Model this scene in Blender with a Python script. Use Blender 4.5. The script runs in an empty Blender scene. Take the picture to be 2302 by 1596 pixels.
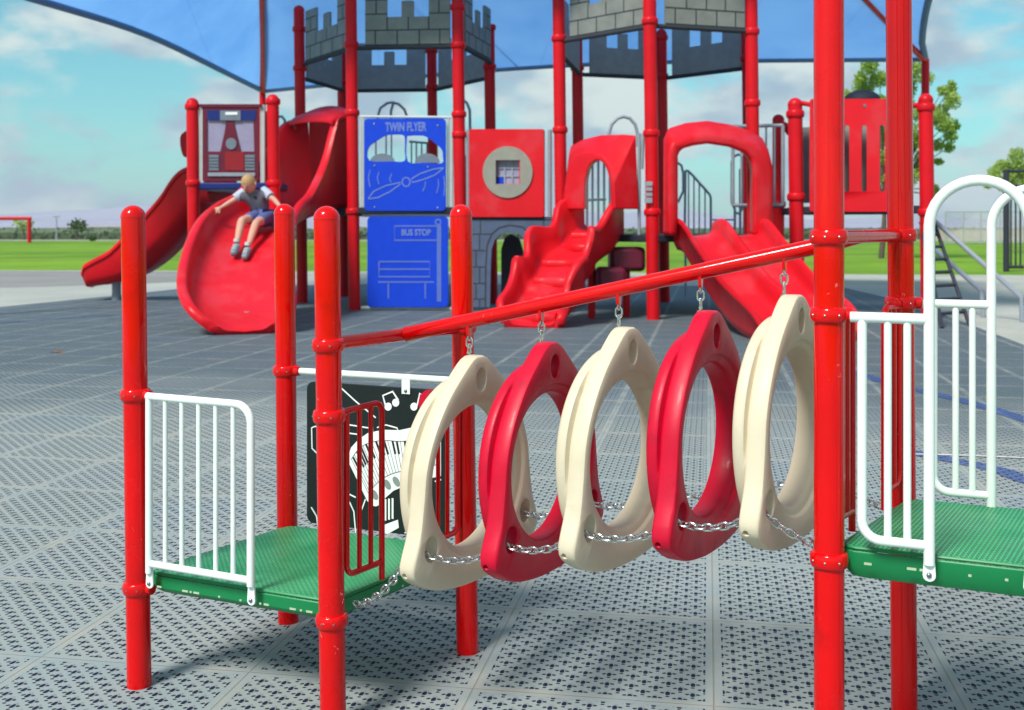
import bpy, bmesh, math, random
from mathutils import Vector, Matrix, noise
from mathutils.geometry import tessellate_polygon
random.seed(7)
S = bpy.context.scene
COL = S.collection
R = math.radians

# ------------------------------------------------------------------ camera
F, CX, CY, W0, H0, EYE = 2500.0, 1151.0, 798.0, 2302.0, 1596.0, 1.6
HOR = 515.0
cd = bpy.data.cameras.new("camera")
cd.sensor_width = 36.0
cd.lens = 36.0 * F / W0
cd.shift_y = -(CY - HOR) / W0
cd.clip_start, cd.clip_end = 0.05, 20000
cd.dof.use_dof = True
cd.dof.focus_distance = 3.9
cd.dof.aperture_fstop = 4.6
cam = bpy.data.objects.new("camera", cd)
cam.location = (0, 0, EYE)
cam.rotation_euler = (R(90), 0, 0)
COL.objects.link(cam)
S.camera = cam

# ------------------------------------------------------------------ light
SUN_EL, SUN_AZ = R(49), math.atan2(-0.58, -0.81)      # azimuth measured from +Y towards +X
sun_vec = Vector((math.sin(SUN_AZ) * math.cos(SUN_EL), math.cos(SUN_AZ) * math.cos(SUN_EL), math.sin(SUN_EL)))
sd = bpy.data.lights.new("sun", 'SUN')
sd.energy, sd.angle, sd.color = 2.8, R(15), (1.0, 0.96, 0.9)
so = bpy.data.objects.new("sun", sd)
so.rotation_euler = sun_vec.to_track_quat('Z', 'Y').to_euler()
COL.objects.link(so)
S.view_settings.view_transform = 'Standard'
S.view_settings.look = 'None'
S.view_settings.gamma = 1.0
S.view_settings.exposure = 0.76


class N:
    """a node socket with arithmetic"""
    def __init__(s, nt, sock): s.nt, s.s = nt, sock
    def op(s, o, *a):
        n = s.nt.nodes.new('ShaderNodeMath'); n.operation = o
        for i, v in enumerate((s,) + a):
            if isinstance(v, N): s.nt.links.new(v.s, n.inputs[i])
            else: n.inputs[i].default_value = v
        return N(s.nt, n.outputs[0])
    def __add__(s, b): return s.op('ADD', b)
    def __sub__(s, b): return s.op('SUBTRACT', b)
    def __mul__(s, b): return s.op('MULTIPLY', b)
    def __truediv__(s, b): return s.op('DIVIDE', b)
    def fl(s): return s.op('FLOOR')
    def fr(s): return s.op('FRACT')
    def ab(s): return s.op('ABSOLUTE')
    def mx(s, b): return s.op('MAXIMUM', b)
    def mn(s, b): return s.op('MINIMUM', b)
    def step(s, lo, hi):
        n = s.nt.nodes.new('ShaderNodeMapRange'); n.interpolation_type = 'SMOOTHSTEP'
        s.nt.links.new(s.s, n.inputs[0])
        n.inputs[1].default_value, n.inputs[2].default_value = lo, hi
        return N(s.nt, n.outputs[0])


def mixc(nt, fac, a, b, mode='MIX'):
    n = nt.nodes.new('ShaderNodeMix'); n.data_type = 'RGBA'; n.blend_type = mode
    for idx, v in ((0, fac), (6, a), (7, b)):
        s = v.s if isinstance(v, N) else v
        if hasattr(s, 'is_linked'): nt.links.new(s, n.inputs[idx])
        else: n.inputs[idx].default_value = s if idx == 0 else (*s[:3], 1)
    return n.outputs[2]


def noise_tex(nt, vec, scale, detail=4, rough=0.55, out=0, dist=0.0):
    n = nt.nodes.new('ShaderNodeTexNoise')
    n.inputs['Scale'].default_value = scale; n.inputs['Detail'].default_value = detail
    n.inputs['Roughness'].default_value = rough; n.inputs['Distortion'].default_value = dist
    if vec is not None: nt.links.new(vec, n.inputs['Vector'])
    return N(nt, n.outputs[out])


# ------------------------------------------------------------------ sky
wd = bpy.data.worlds.new("World"); S.world = wd; wd.use_nodes = True
nt = wd.node_tree
bg = nt.nodes['Background']
sk = nt.nodes.new('ShaderNodeTexSky'); sk.sky_type = 'NISHITA'; sk.sun_disc = False
sk.sun_elevation, sk.sun_rotation = SUN_EL, SUN_AZ
sk.air_density, sk.dust_density, sk.ozone_density = 1.0, 0.6, 1.2
tc = nt.nodes.new('ShaderNodeTexCoord')
mp = nt.nodes.new('ShaderNodeMapping'); mp.inputs['Scale'].default_value = (1.0, 1.0, 2.1)
mp.inputs['Location'].default_value = (0.37, 0.2, 0.05)
nt.links.new(tc.outputs['Generated'], mp.inputs[0])
big = noise_tex(nt, mp.outputs[0], 5.2, 8, 0.55, dist=0.2)
fine = noise_tex(nt, mp.outputs[0], 15.0, 6, 0.55)
cl = (big * 0.8 + fine * 0.2).step(0.435, 0.54)
shade = noise_tex(nt, mp.outputs[0], 9.5, 6, 0.5).step(0.40, 0.60)
tint = mixc(nt, 1.0, sk.outputs[0], (0.50, 1.12, 1.02), 'MULTIPLY')
cloudc = mixc(nt, shade, (3.0, 4.0, 4.9), (6.2, 6.9, 6.5))
skyc = mixc(nt, cl * 0.92, tint, cloudc)
nt.links.new(skyc, bg.inputs[0])
bg.inputs[1].default_value = 0.075


# ------------------------------------------------------------------ materials
def mat(name, col, rough=0.4, metal=0.0, coat=0.0, var=0.06, vscale=6.0, bump=0.0, bscale=60.0, spec=0.28, dirt=None, scratch=False):
    m = bpy.data.materials.new(name); m.use_nodes = True
    t = m.node_tree; p = t.nodes['Principled BSDF']
    tc = t.nodes.new('ShaderNodeTexCoord'); v = tc.outputs['Object']
    n1 = noise_tex(t, v, vscale, 5, 0.6)
    lo = tuple(c * (1 - var) for c in col); hi = tuple(min(1, c * (1 + var)) for c in col)
    c = mixc(t, n1.step(0.3, 0.7), lo, hi)
    if dirt:
        d = noise_tex(t, v, dirt[1], 6, 0.65).step(dirt[2], dirt[2] + 0.14)
        c = mixc(t, d * dirt[3], c, dirt[0])
    if scratch:
        # fine pale nicks and rub marks in the paint
        sc = noise_tex(t, v, 55, 2, 0.5, dist=1.5); ms = noise_tex(t, v, 4.0, 3, 0.6)
        c = mixc(t, sc.step(0.735, 0.755) * ms.step(0.5, 0.62) * 0.5, c, (0.75, 0.42, 0.40))
    t.links.new(c, p.inputs['Base Color'])
    r = noise_tex(t, v, vscale * 3.1, 4, 0.6).step(0.2, 0.8) * 0.14 + (rough - 0.07)
    t.links.new(r.s, p.inputs['Roughness'])
    p.inputs['Metallic'].default_value = metal
    p.inputs['Coat Weight'].default_value = coat
    p.inputs['Coat Roughness'].default_value = 0.06
    p.inputs['Specular IOR Level'].default_value = spec
    if bump:
        b = t.nodes.new('ShaderNodeBump'); b.inputs['Strength'].default_value = bump; b.inputs['Distance'].default_value = 0.004
        t.links.new(noise_tex(t, v, bscale, 4, 0.6).s, b.inputs['Height']); t.links.new(b.outputs[0], p.inputs['Normal'])
    return m


M = {}
M['red'] = mat('red paint', (0.68, 0.0, 0.001), 0.24, coat=0.6, spec=0.10, var=0.07, vscale=3, bump=0.03, bscale=25, dirt=((0.38, 0.0, 0.003), 5.0, 0.56, 0.35), scratch=True)
M['bgred'] = mat('aged red paint', (0.60, 0.006, 0.014), 0.38, coat=0.05, spec=0.16, var=0.08, vscale=2)
M['slide'] = mat('red slide plastic', (0.62, 0.009, 0.018), 0.38, coat=0.03, spec=0.16, var=0.06, vscale=1.2, dirt=((0.60, 0.05, 0.065), 1.1, 0.50, 0.45))
M['maroon'] = mat('maroon paint', (0.13, 0.012, 0.032), 0.4)
M['white'] = mat('white rail coating', (0.80, 0.86, 0.83), 0.35, var=0.03, coat=0.1, bump=0.02, dirt=((0.52, 0.50, 0.44), 7.0, 0.58, 0.35))
M['pale'] = mat('pale grey rail coating', (0.46, 0.50, 0.50), 0.45, var=0.05)
M['grey'] = mat('grey rail coating', (0.27, 0.30, 0.35), 0.4)
M['beige'] = mat('beige plastic', (0.66, 0.57, 0.42), 0.45, var=0.04, bump=0.12, bscale=140, dirt=((0.45, 0.37, 0.26), 6.0, 0.56, 0.3))
M['ringred'] = mat('crimson plastic', (0.58, 0.002, 0.028), 0.42, var=0.06, coat=0.04, bump=0.12, bscale=140, dirt=((0.28, 0.004, 0.02), 6.0, 0.54, 0.45))
M['steel'] = mat('galvanised chain', (0.66, 0.68, 0.68), 0.25, metal=1.0, var=0.15, vscale=60)
M['bolt'] = mat('bolt steel', (0.30, 0.30, 0.32), 0.35, metal=1.0)
M['black'] = mat('black panel plastic', (0.012, 0.018, 0.018), 0.42, bump=0.05)
M['art'] = mat('white inlay', (0.82, 0.86, 0.84), 0.45, var=0.03)
M['artgrey'] = mat('grey inlay', (0.22, 0.27, 0.25), 0.5)
M['ink'] = mat('black ink', (0.015, 0.015, 0.02), 0.5)
M['blue'] = mat('blue panel plastic', (0.010, 0.055, 0.58), 0.42, var=0.05, spec=0.16)
M['groove'] = mat('worn blue groove', (0.10, 0.16, 0.50), 0.6)
M['lettering'] = mat('pale blue lettering', (0.16, 0.22, 0.50), 0.6)
M['darkblue'] = mat('dark blue plastic', (0.010, 0.022, 0.16), 0.45)
M['screen'] = mat('dull screen plastic', (0.16, 0.19, 0.24), 0.4)
M['stone'] = mat('grey stone panel', (0.205, 0.21, 0.195), 0.6, var=0.12, vscale=3)
M['stoneback'] = mat('lightened panel back', (0.27, 0.265, 0.25), 0.6, var=0.08)  # inner copy of the stone, paled in colour to offset blue canopy shade
M['joint'] = mat('dark joint', (0.035, 0.04, 0.05), 0.7)
M['bluestone'] = mat('blue grey stone panel', (0.075, 0.10, 0.17), 0.6, var=0.12, vscale=3)
M['rubber'] = mat('dark rubber deck', (0.02, 0.022, 0.035), 0.7)
M['bubble'] = mat('grey bezel', (0.27, 0.26, 0.22), 0.5)
M['glass'] = mat('pale plastic window', (0.30, 0.27, 0.40), 0.25)
M['iron'] = mat('dark iron', (0.03, 0.032, 0.045), 0.5)
M['skin'] = mat('skin', (0.58, 0.30, 0.22), 0.5, var=0.05)
M['hair'] = mat('blond hair', (0.42, 0.26, 0.12), 0.6, var=0.2, vscale=60)
M['shirt'] = mat('grey blue shirt', (0.12, 0.118, 0.155), 0.8, var=0.08)
M['sleeve'] = mat('pale sleeve', (0.42, 0.47, 0.58), 0.8)
M['shorts'] = mat('blue shorts', (0.085, 0.11, 0.28), 0.8)
M['shoe'] = mat('grey shoe', (0.18, 0.26, 0.30), 0.6, var=0.3, vscale=30)
M['sole'] = mat('pale shoe sole', (0.55, 0.58, 0.58), 0.6)
M['bark'] = mat('bark', (0.10, 0.075, 0.055), 0.9, var=0.25, vscale=5, bump=0.5, bscale=12)
M['hill'] = mat('haze tinted desert hill', (0.34, 0.33, 0.44), 0.95, var=0.12, vscale=0.004)  # bluish lilac of distance haze is put into the hill colour
M['scrub'] = mat('dry ground', (0.30, 0.29, 0.22), 0.95, var=0.12, vscale=0.02)
M['fenceg'] = mat('galvanised fence', (0.40, 0.42, 0.42), 0.5, metal=0.4)


def leafmat(name, a, b, tr=0.35):
    m = bpy.data.materials.new(name); m.use_nodes = True
    t = m.node_tree; p = t.nodes['Principled BSDF']; p.inputs['Roughness'].default_value = 0.6
    g = t.nodes.new('ShaderNodeNewGeometry')
    tcn = t.nodes.new('ShaderNodeTexCoord')
    n1 = noise_tex(t, tcn.outputs['Object'], 0.9, 4)
    fac = (N(t, g.outputs['Random Per Island']) * 0.6 + n1.step(0.35, 0.65) * 0.4)
    c = mixc(t, fac, a, b)
    t.links.new(c, p.inputs['Base Color'])
    tb = t.nodes.new('ShaderNodeBsdfTranslucent'); t.links.new(c, tb.inputs[0])
    mx = t.nodes.new('ShaderNodeMixShader'); mx.inputs[0].default_value = tr
    t.links.new(p.outputs[0], mx.inputs[1]); t.links.new(tb.outputs[0], mx.inputs[2])
    t.links.new(mx.outputs[0], t.nodes['Material Output'].inputs[0])
    return m


M['leaf'] = leafmat('tree leaves', (0.24, 0.38, 0.07), (0.55, 0.66, 0.18), 0.55)
M['leafd'] = leafmat('dark leaves', (0.03, 0.07, 0.012), (0.10, 0.18, 0.03))
M['hedge'] = leafmat('hedge leaves', (0.09, 0.14, 0.07), (0.14, 0.20, 0.11))


def matmat(name='perforated rubber mat', tint=None):
    m = bpy.data.materials.new(name); m.use_nodes = True
    t = m.node_tree; p = t.nodes['Principled BSDF']
    g = t.nodes.new('ShaderNodeNewGeometry')
    sx = t.nodes.new('ShaderNodeSeparateXYZ'); t.links.new(g.outputs['Position'], sx.inputs[0])
    X, Y = N(t, sx.outputs[0]), N(t, sx.outputs[1])
    T = 0.825
    a = R(10.0); c_, s_ = math.cos(a), math.sin(a)
    u = (X * c_ - Y * s_ - 0.02) / T
    v = (X * s_ + Y * c_ - 3.793) / T
    iu, iv = u.fl(), v.fl()
    lu, lv = u - iu, v - iv
    # per-tile tint
    cb = t.nodes.new('ShaderNodeCombineXYZ'); t.links.new(iu.s, cb.inputs[0]); t.links.new(iv.s, cb.inputs[1])
    wn = t.nodes.new('ShaderNodeTexWhiteNoise'); t.links.new(cb.outputs[0], wn.inputs['Vector'])
    rnd = N(t, wn.outputs['Value'])
    sep = t.nodes.new('ShaderNodeSeparateColor'); t.links.new(wn.outputs['Color'], sep.inputs[0])
    K = 9.0; mg = 0.036
    ku = (lu - mg) / (1 - 2 * mg) * K
    kv = (lv - mg) / (1 - 2 * mg) * K
    inside = lu.op('GREATER_THAN', mg) * lu.op('LESS_THAN', 1 - mg) * lv.op('GREATER_THAN', mg) * lv.op('LESS_THAN', 1 - mg)

    def ell(du, dv, cx, cy, ax, ay, rot=0.0):
        x, y = du - cx, dv - cy
        if rot:
            cr, sr = math.cos(rot), math.sin(rot)
            x, y = x * cr + y * sr, y * cr - x * sr
        x, y = x / ax, y / ay
        return (x * x + y * y).op('SQRT')
    hole = None; slit = None
    for off in (0.0, 0.5):
        du, dv = (ku + off).fr() - 0.5, (kv + off).fr() - 0.5
        h = ell(du, dv, 0, 0.02, 0.094, 0.20)
        h = h.mx((dv * -1.0 - 0.085) * 18.0)
        s1 = ell(du, dv, -0.215, 0.07, 0.088, 0.072, 0.6)
        s2 = ell(du, dv, 0.215, 0.07, 0.088, 0.072, -0.6)
        s3 = ell(du, dv, 0.0, -0.26, 0.08, 0.065)
        s = s1.mn(s2).mn(s3)
        hole = h if hole is None else hole.mn(h)
        slit = s if slit is None else slit.mn(s)
    hm = (hole * -1.0 + 1.0).step(-0.12, 0.12) * inside
    sm = (slit * -1.0 + 1.0).step(-0.25, 0.25) * inside
    # seams
    eu = (lu - 0.5).ab(); ev = (lv - 0.5).ab()
    seam = eu.mx(ev).step(0.4955, 0.4985)
    pos = g.outputs['Position']
    dust = noise_tex(t, pos, 1.3, 6, 0.6).step(0.35, 0.7)
    grain = noise_tex(t, pos, 220, 3, 0.7)
    base = mixc(t, rnd, (0.29, 0.35, 0.36), (0.345, 0.37, 0.355))
    base = mixc(t, N(t, sep.outputs[0]).step(0.62, 1.0) * 0.5, base, (0.25, 0.34, 0.41))
    far_shade = ((v * T + noise_tex(t, g.outputs['Position'], 0.35, 3) * 5.0 - 6.5) / 4.5).step(0.0, 1.0)
    base = mixc(t, far_shade * 0.82, base, (0.06, 0.105, 0.135))  # paints the shade over the far ground into the mat colour
    base = mixc(t, dust * 0.35 * (far_shade * -0.7 + 1.0), base, (0.39, 0.385, 0.33))
    base = mixc(t, grain * 0.35, base, (0.13, 0.14, 0.15))
    st = noise_tex(t, pos, 2.6, 7, 0.68, dist=0.4)
    base = mixc(t, st.step(0.56, 0.74) * 0.26, base, (0.10, 0.115, 0.12))
    base = mixc(t, noise_tex(t, pos, 7.0, 6, 0.7).step(0.60, 0.72) * 0.30, base, (0.40, 0.36, 0.29))
    edge = eu.mx(ev).step(0.455, 0.49)
    edn = noise_tex(t, pos, 4.0, 4).step(0.4, 0.62)
    base = mixc(t, edge * edn * 0.45, base, (0.40, 0.365, 0.30))
    base = mixc(t, edge * far_shade * 0.2, base, (0.22, 0.26, 0.27))
    base = mixc(t, seam * 0.35, base, (0.16, 0.155, 0.14))
    if tint: base = mixc(t, noise_tex(t, pos, 6.0, 5, 0.7).step(0.2, 0.6) * 0.25 + 0.6, base, tint)
    base = mixc(t, sm * 0.92, base, (0.012, 0.014, 0.022))
    base = mixc(t, hm, base, (0.010, 0.012, 0.045))
    t.links.new(base, p.inputs['Base Color'])
    p.inputs['Roughness'].default_value = 0.75
    p.inputs['Specular IOR Level'].default_value = 0.25
    ridge = (hole * -1.0 + 1.9).step(0.0, 0.9) * inside
    hgt = ridge * 0.6 - hm * 1.4 - sm * 0.8 - seam * 0.8 + grain * 0.12
    b = t.nodes.new('ShaderNodeBump'); b.inputs['Strength'].default_value = 0.7; b.inputs['Distance'].default_value = 0.006
    t.links.new(hgt.s, b.inputs['Height']); t.links.new(b.outputs[0], p.inputs['Normal'])
    return m


def deckmat():
    m = bpy.data.materials.new('green ribbed deck coating'); m.use_nodes = True
    t = m.node_tree; p = t.nodes['Principled BSDF']
    g = t.nodes.new('ShaderNodeNewGeometry')
    sx = t.nodes.new('ShaderNodeSeparateXYZ'); t.links.new(g.outputs['Position'], sx.inputs[0])
    nx = t.nodes.new('ShaderNodeSeparateXYZ'); t.links.new(g.outputs['Normal'], nx.inputs[0])
    X, Y = N(t, sx.outputs[0]), N(t, sx.outputs[1])
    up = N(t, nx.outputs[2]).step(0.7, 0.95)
    a = R(32.0)
    w = (X * math.cos(a) - Y * math.sin(a)) / 0.0125
    q = (X * math.sin(a) + Y * math.cos(a)) / 0.02
    tri = (w.fr() - 0.5).ab()
    row = (w.fl() * 0.5).fr() * 2.0
    dash = ((q + row * 0.5).fr() - 0.5).ab()
    groove = tri.step(0.12, 0.26) * dash.step(0.36, 0.24) * up
    n1 = noise_tex(t, g.outputs['Position'], 4.0, 5).step(0.35, 0.7)
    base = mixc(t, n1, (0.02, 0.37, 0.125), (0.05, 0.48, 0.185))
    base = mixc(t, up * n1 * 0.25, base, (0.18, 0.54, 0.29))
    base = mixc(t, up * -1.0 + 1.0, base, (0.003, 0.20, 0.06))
    base = mixc(t, noise_tex(t, g.outputs['Position'], 9.0, 6, 0.7).step(0.55, 0.75) * up * 0.35, base, (0.20, 0.24, 0.16))
    base = mixc(t, groove * 0.9, base, (0.004, 0.05, 0.022))
    t.links.new(base, p.inputs['Base Color'])
    p.inputs['Roughness'].default_value = 0.42
    b = t.nodes.new('ShaderNodeBump'); b.inputs['Strength'].default_value = 0.6; b.inputs['Distance'].default_value = 0.003
    t.links.new((groove * -1.0).s, b.inputs['Height']); t.links.new(b.outputs[0], p.inputs['Normal'])
    return m


def groundmat(name, cols, sc, rough=0.95, bump=0.3, bs=40):
    m = bpy.data.materials.new(name); m.use_nodes = True
    t = m.node_tree; p = t.nodes['Principled BSDF']; p.inputs['Roughness'].default_value = rough
    p.inputs['Specular IOR Level'].default_value = 0.2
    g = t.nodes.new('ShaderNodeNewGeometry'); pos = g.outputs['Position']
    c = mixc(t, noise_tex(t, pos, sc, 6, 0.6).step(0.35, 0.65), cols[0], cols[1])
    c = mixc(t, noise_tex(t, pos, sc * 14, 5, 0.7).step(0.3, 0.8) * 0.5, c, cols[2])
    t.links.new(c, p.inputs['Base Color'])
    if 'lawn' in name:
        c = mixc(t, noise_tex(t, pos, 0.22, 6, 0.65, dist=0.5).step(0.54, 0.68) * 0.6, c, (0.24, 0.30, 0.05))
        c = mixc(t, noise_tex(t, pos, 0.10, 5, 0.6).step(0.5, 0.66) * 0.6, c, (0.055, 0.15, 0.008))
        t.links.new(c, p.inputs['Base Color'])
    b = t.nodes.new('ShaderNodeBump'); b.inputs['Strength'].default_value = bump; b.inputs['Distance'].default_value = 0.01
    t.links.new(noise_tex(t, pos, bs, 5, 0.7).s, b.inputs['Height']); t.links.new(b.outputs[0], p.inputs['Normal'])
    return m


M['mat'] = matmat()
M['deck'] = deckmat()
M['grass'] = groundmat('lawn', ((0.10, 0.22, 0.010), (0.19, 0.34, 0.02), (0.10, 0.20, 0.015)), 0.07, bump=0.6, bs=9)
M['concrete'] = groundmat('pale concrete', ((0.36, 0.37, 0.335), (0.44, 0.44, 0.39), (0.31, 0.31, 0.29)), 0.35, bump=0.1)
M['asphalt'] = groundmat('grey path surface', ((0.23, 0.22, 0.22), (0.28, 0.27, 0.265), (0.2, 0.2, 0.2)), 0.4)
M['paintblue'] = matmat('blue tinted rubber mat', (0.035, 0.085, 0.28))
M['paintwhite'] = groundmat('white line paint', ((0.62, 0.6, 0.58), (0.72, 0.70, 0.68), (0.5, 0.5, 0.48)), 3.0)


def canopymat():
    m = bpy.data.materials.new('blue shade cloth'); m.use_nodes = True
    t = m.node_tree; p = t.nodes['Principled BSDF']; p.inputs['Roughness'].default_value = 0.8
    tcn = t.nodes.new('ShaderNodeTexCoord')
    n1 = noise_tex(t, tcn.outputs['Object'], 0.35, 4).step(0.3, 0.7)
    sp_ = t.nodes.new('ShaderNodeSeparateXYZ'); t.links.new(tcn.outputs['Object'], sp_.inputs[0])
    bd = ((N(t, sp_.outputs[0]) + N(t, sp_.outputs[1]) * 0.12) / 2.4).fr()
    c = mixc(t, n1, (0.13, 0.33, 0.72), (0.19, 0.42, 0.80))
    c = mixc(t, (bd - 0.5).ab().step(0.488, 0.494) * 0.22, c, (0.08, 0.22, 0.55))
    c = mixc(t, noise_tex(t, tcn.outputs['Object'], 1.8, 5, 0.6, dist=0.6).step(0.4, 0.75) * 0.25, c, (0.20, 0.42, 0.80))
    t.links.new(c, p.inputs['Base Color'])
    tb = t.nodes.new('ShaderNodeBsdfTranslucent'); t.links.new(c, tb.inputs[0])
    mx = t.nodes.new('ShaderNodeMixShader'); mx.inputs[0].default_value = 0.7
    t.links.new(p.outputs[0], mx.inputs[1]); t.links.new(tb.outputs[0], mx.inputs[2])
    t.links.new(mx.outputs[0], t.nodes['Material Output'].inputs[0])
    return m


M['canopy'] = canopymat()
M['hem'] = mat('dark canopy hem', (0.15, 0.24, 0.38), 0.8)


# ------------------------------------------------------------------ geometry helpers
def P(px, py, Z):
    return Vector(((px - CX) / F * Z, Z, EYE - (py - HOR) / F * Z))


def G(px, py, z=0.0):
    Z = F * (EYE - z) / (py - HOR)
    return Vector(((px - CX) / F * Z, Z, z))


class Plane:
    """vertical plane through two ground points"""
    def __init__(s, a, b):
        s.a = Vector((a[0], a[1], 0)); d = Vector((b[0] - a[0], b[1] - a[1], 0)); s.L = d.length
        s.t = d.normalized(); s.n = Vector((s.t.y, -s.t.x, 0))
        if s.n.y > 0: s.n = -s.n                       # normal faces the camera side
    def at(s, px, py, off=0.0):
        d = Vector(((px - CX) / F, 1.0, -(py - HOR) / F))
        o = s.a + s.n * off
        k = (o - Vector((0, 0, EYE))).dot(s.n) / d.dot(s.n)
        return Vector((0, 0, EYE)) + d * k
    def uv(s, p): return ((p - s.a).dot(s.t), p.z)
    def pt(s, u, z, off=0.0): return s.a + s.t * u + s.n * off + Vector((0, 0, z))


class MB:
    def __init__(s): s.v, s.f, s.b = [], [], 0
    def add(s, verts, faces):
        o = len(s.v); s.v += [Vector(q) for q in verts]; s.f += [tuple(i + o for i in f) for f in faces]; return s
    def grid(s, rings, closed_u=True, cap0=False, cap1=False, closed_v=False):
        n = len(rings[0]); m = len(rings); vs = [p for r in rings for p in r]; fs = []
        for i in range(m if closed_v else m - 1):
            for j in range(n if closed_u else n - 1):
                a, b = i * n + j, i * n + (j + 1) % n
                k = ((i + 1) % m) * n
                fs.append((a, b, k + (j + 1) % n, k + j))
        if cap0: fs.append(tuple(range(n - 1, -1, -1)))
        if cap1: fs.append(tuple((m - 1) * n + j for j in range(n)))
        return s.add(vs, fs)
    def tube(s, pts, r, seg=12, caps=True, closed=False):
        pts = [Vector(p) for p in pts]; rings = []; n = len(pts); ref = None
        for i, p in enumerate(pts):
            a = pts[i - 1] if (i > 0 or closed) else p
            b = pts[(i + 1) % n] if (i < n - 1 or closed) else p
            d = (b - a).normalized()
            if ref is None:
                ref = Vector((0, 0, 1)) if abs(d.z) < 0.9 else Vector((0, 1, 0))
                ref = (ref - d * ref.dot(d)).normalized()
            else: ref = (ref - d * ref.dot(d)).normalized()
            q = d.cross(ref); rr = r[i] if isinstance(r, (list, tuple)) else r
            rings.append([p + (ref * math.cos(2 * math.pi * k / seg) + q * math.sin(2 * math.pi * k / seg)) * rr for k in range(seg)])
        return s.grid(rings, True, caps and not closed, caps and not closed, closed)
    def lathe(s, a, b, prof, seg=24):
        """prof: (distance along a->b, radius)"""
        a, b = Vector(a), Vector(b); d = (b - a).normalized()
        x = Vector((1, 0, 0)); x = (x - d * x.dot(d)).normalized(); y = d.cross(x); rings = []
        for h, r in prof:
            rings.append([a + d * h + (x * math.cos(2 * math.pi * k / seg) + y * math.sin(2 * math.pi * k / seg)) * max(r, 1e-4) for k in range(seg)])
        return s.grid(rings, True, True, True)
    def box(s, c, ax, ay, az):
        c, ax, ay, az = Vector(c), Vector(ax), Vector(ay), Vector(az)
        v = [c + ax * i + ay * j + az * k for i in (-1, 1) for j in (-1, 1) for k in (-1, 1)]
        return s.add(v, [(0, 1, 3, 2), (4, 6, 7, 5), (0, 4, 5, 1), (2, 3, 7, 6), (0, 2, 6, 4), (1, 5, 7, 3)])
    def slab(s, outline, n, th, holes=()):
        """extrude a planar outline (3D points) by th along n, with holes"""
        n = Vector(n).normalized(); loops = [[Vector(p) for p in outline]] + [[Vector(p) for p in h] for h in holes]
        flat = [p for l in loops for p in l]; tris = tessellate_polygon(loops); k = len(flat)
        fs = []
        for t in tris:
            a, b, c = (flat[i] for i in t)
            if (b - a).cross(c - a).length < 1e-12: continue
            t = tuple(t) if (b - a).cross(c - a).dot(n) > 0 else tuple(reversed(t))
            fs.append(tuple(i + k for i in t)); fs.append(tuple(reversed(t)))
        o = 0
        for l in loops:
            m = len(l)
            for i in range(m):
                j = (i + 1) % m
                fs.append((o + i, o + j, o + j + k, o + i + k))
            o += m
        return s.add(flat + [p + n * th for p in flat], fs)
    def ball(s, c, rx, ry=None, rz=None, seg=14, rings=9):
        c = Vector(c); ry = ry or rx; rz = rz or rx; rr = []
        for i in range(rings + 1):
            t = math.pi * i / rings
            rr.append([c + Vector((rx * max(math.sin(t), 1e-3) * math.cos(2 * math.pi * k / seg), ry * max(math.sin(t), 1e-3) * math.sin(2 * math.pi * k / seg), -rz * math.cos(t))) for k in range(seg)])
        return s.grid(rr, True, True, True)
    def parts(s):
        par = list(range(len(s.v)))
        def find(i):
            while par[i] != i: par[i] = par[par[i]]; i = par[i]
            return i
        for f in s.f:
            r0 = find(f[0])
            for i in f[1:]: par[find(i)] = r0
        gr = {}
        for f in s.f: gr.setdefault(find(f[0]), []).append(f)
        out = []
        for fs in gr.values():
            ids = {}; m = MB()
            for f in fs: m.f.append(tuple(ids.setdefault(i, len(ids)) for i in f))
            m.v = [None] * len(ids)
            for i, k in ids.items(): m.v[k] = s.v[i]
            out.append(m)
        return out
    def mesh(s, name, m, smooth=35, recalc=True):
        me = bpy.data.meshes.new(name); me.from_pydata(s.v, [], s.f)
        if recalc:
            bm = bmesh.new(); bm.from_mesh(me); bmesh.ops.recalc_face_normals(bm, faces=bm.faces); bm.to_mesh(me); bm.free()
        if smooth:
            me.polygons.foreach_set('use_smooth', [True] * len(me.polygons)); me.set_sharp_from_angle(angle=R(smooth))
        if m is not None: me.materials.append(m)
        return me


def tag(o, label=None, cat=None, group=None, kind=None):
    if label: o['label'] = label
    if cat: o['category'] = cat
    if group: o['group'] = group
    if kind: o['kind'] = kind
    return o


def thing(name, label, cat, loc, group=None):
    o = bpy.data.objects.new(name, None); o.empty_display_size = 0.2; o.location = loc; COL.objects.link(o)
    return tag(o, label, cat, group)


SPLIT = {'bolt', 'bracket', 'music_note', 'line_art', 'side_rail', 'panel_rail', 'panel_post', 'fence_post', 'gate_post', 'gate_rail', 'gate_bar', 'support_leg', 'rung', 'side_bar',
         'window_bar', 'hand_hoop', 'panel_clamp', 'step_block', 'baluster', 'lace', 'panel_frame', 'notice_plate', 'rim_slots', 'back_railing', 'bench_art', 'rail'}


def obj(name, mb, m, parent=None, smooth=35, bevel=0.0, label=None, recalc=True, seg=2):
    if name in SPLIT and isinstance(mb, MB):
        ps = mb.parts()
        if len(ps) > 1: return [obj(name, p, m, parent, smooth, bevel, label, recalc, seg) for p in ps][0]
    me = mb.mesh(name, m, smooth, recalc) if isinstance(mb, MB) else mb
    o = bpy.data.objects.new(name, me); COL.objects.link(o)
    if parent is not None:
        o.parent = parent
        # the meshes are in world coordinates: undo the offset of the thing's base
        if parent.type == 'EMPTY': o.matrix_parent_inverse = Matrix.Translation(-Vector(parent.location))
    if bevel:
        b = o.modifiers.new('bevel', 'BEVEL'); b.width = bevel; b.segments = seg; b.limit_method = 'ANGLE'; b.angle_limit = R(40)
    if label: o['label'] = label
    return o


def struct(name, mb, m):
    o = obj(name, mb, m, smooth=0); o['kind'] = 'structure'; return o


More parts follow.
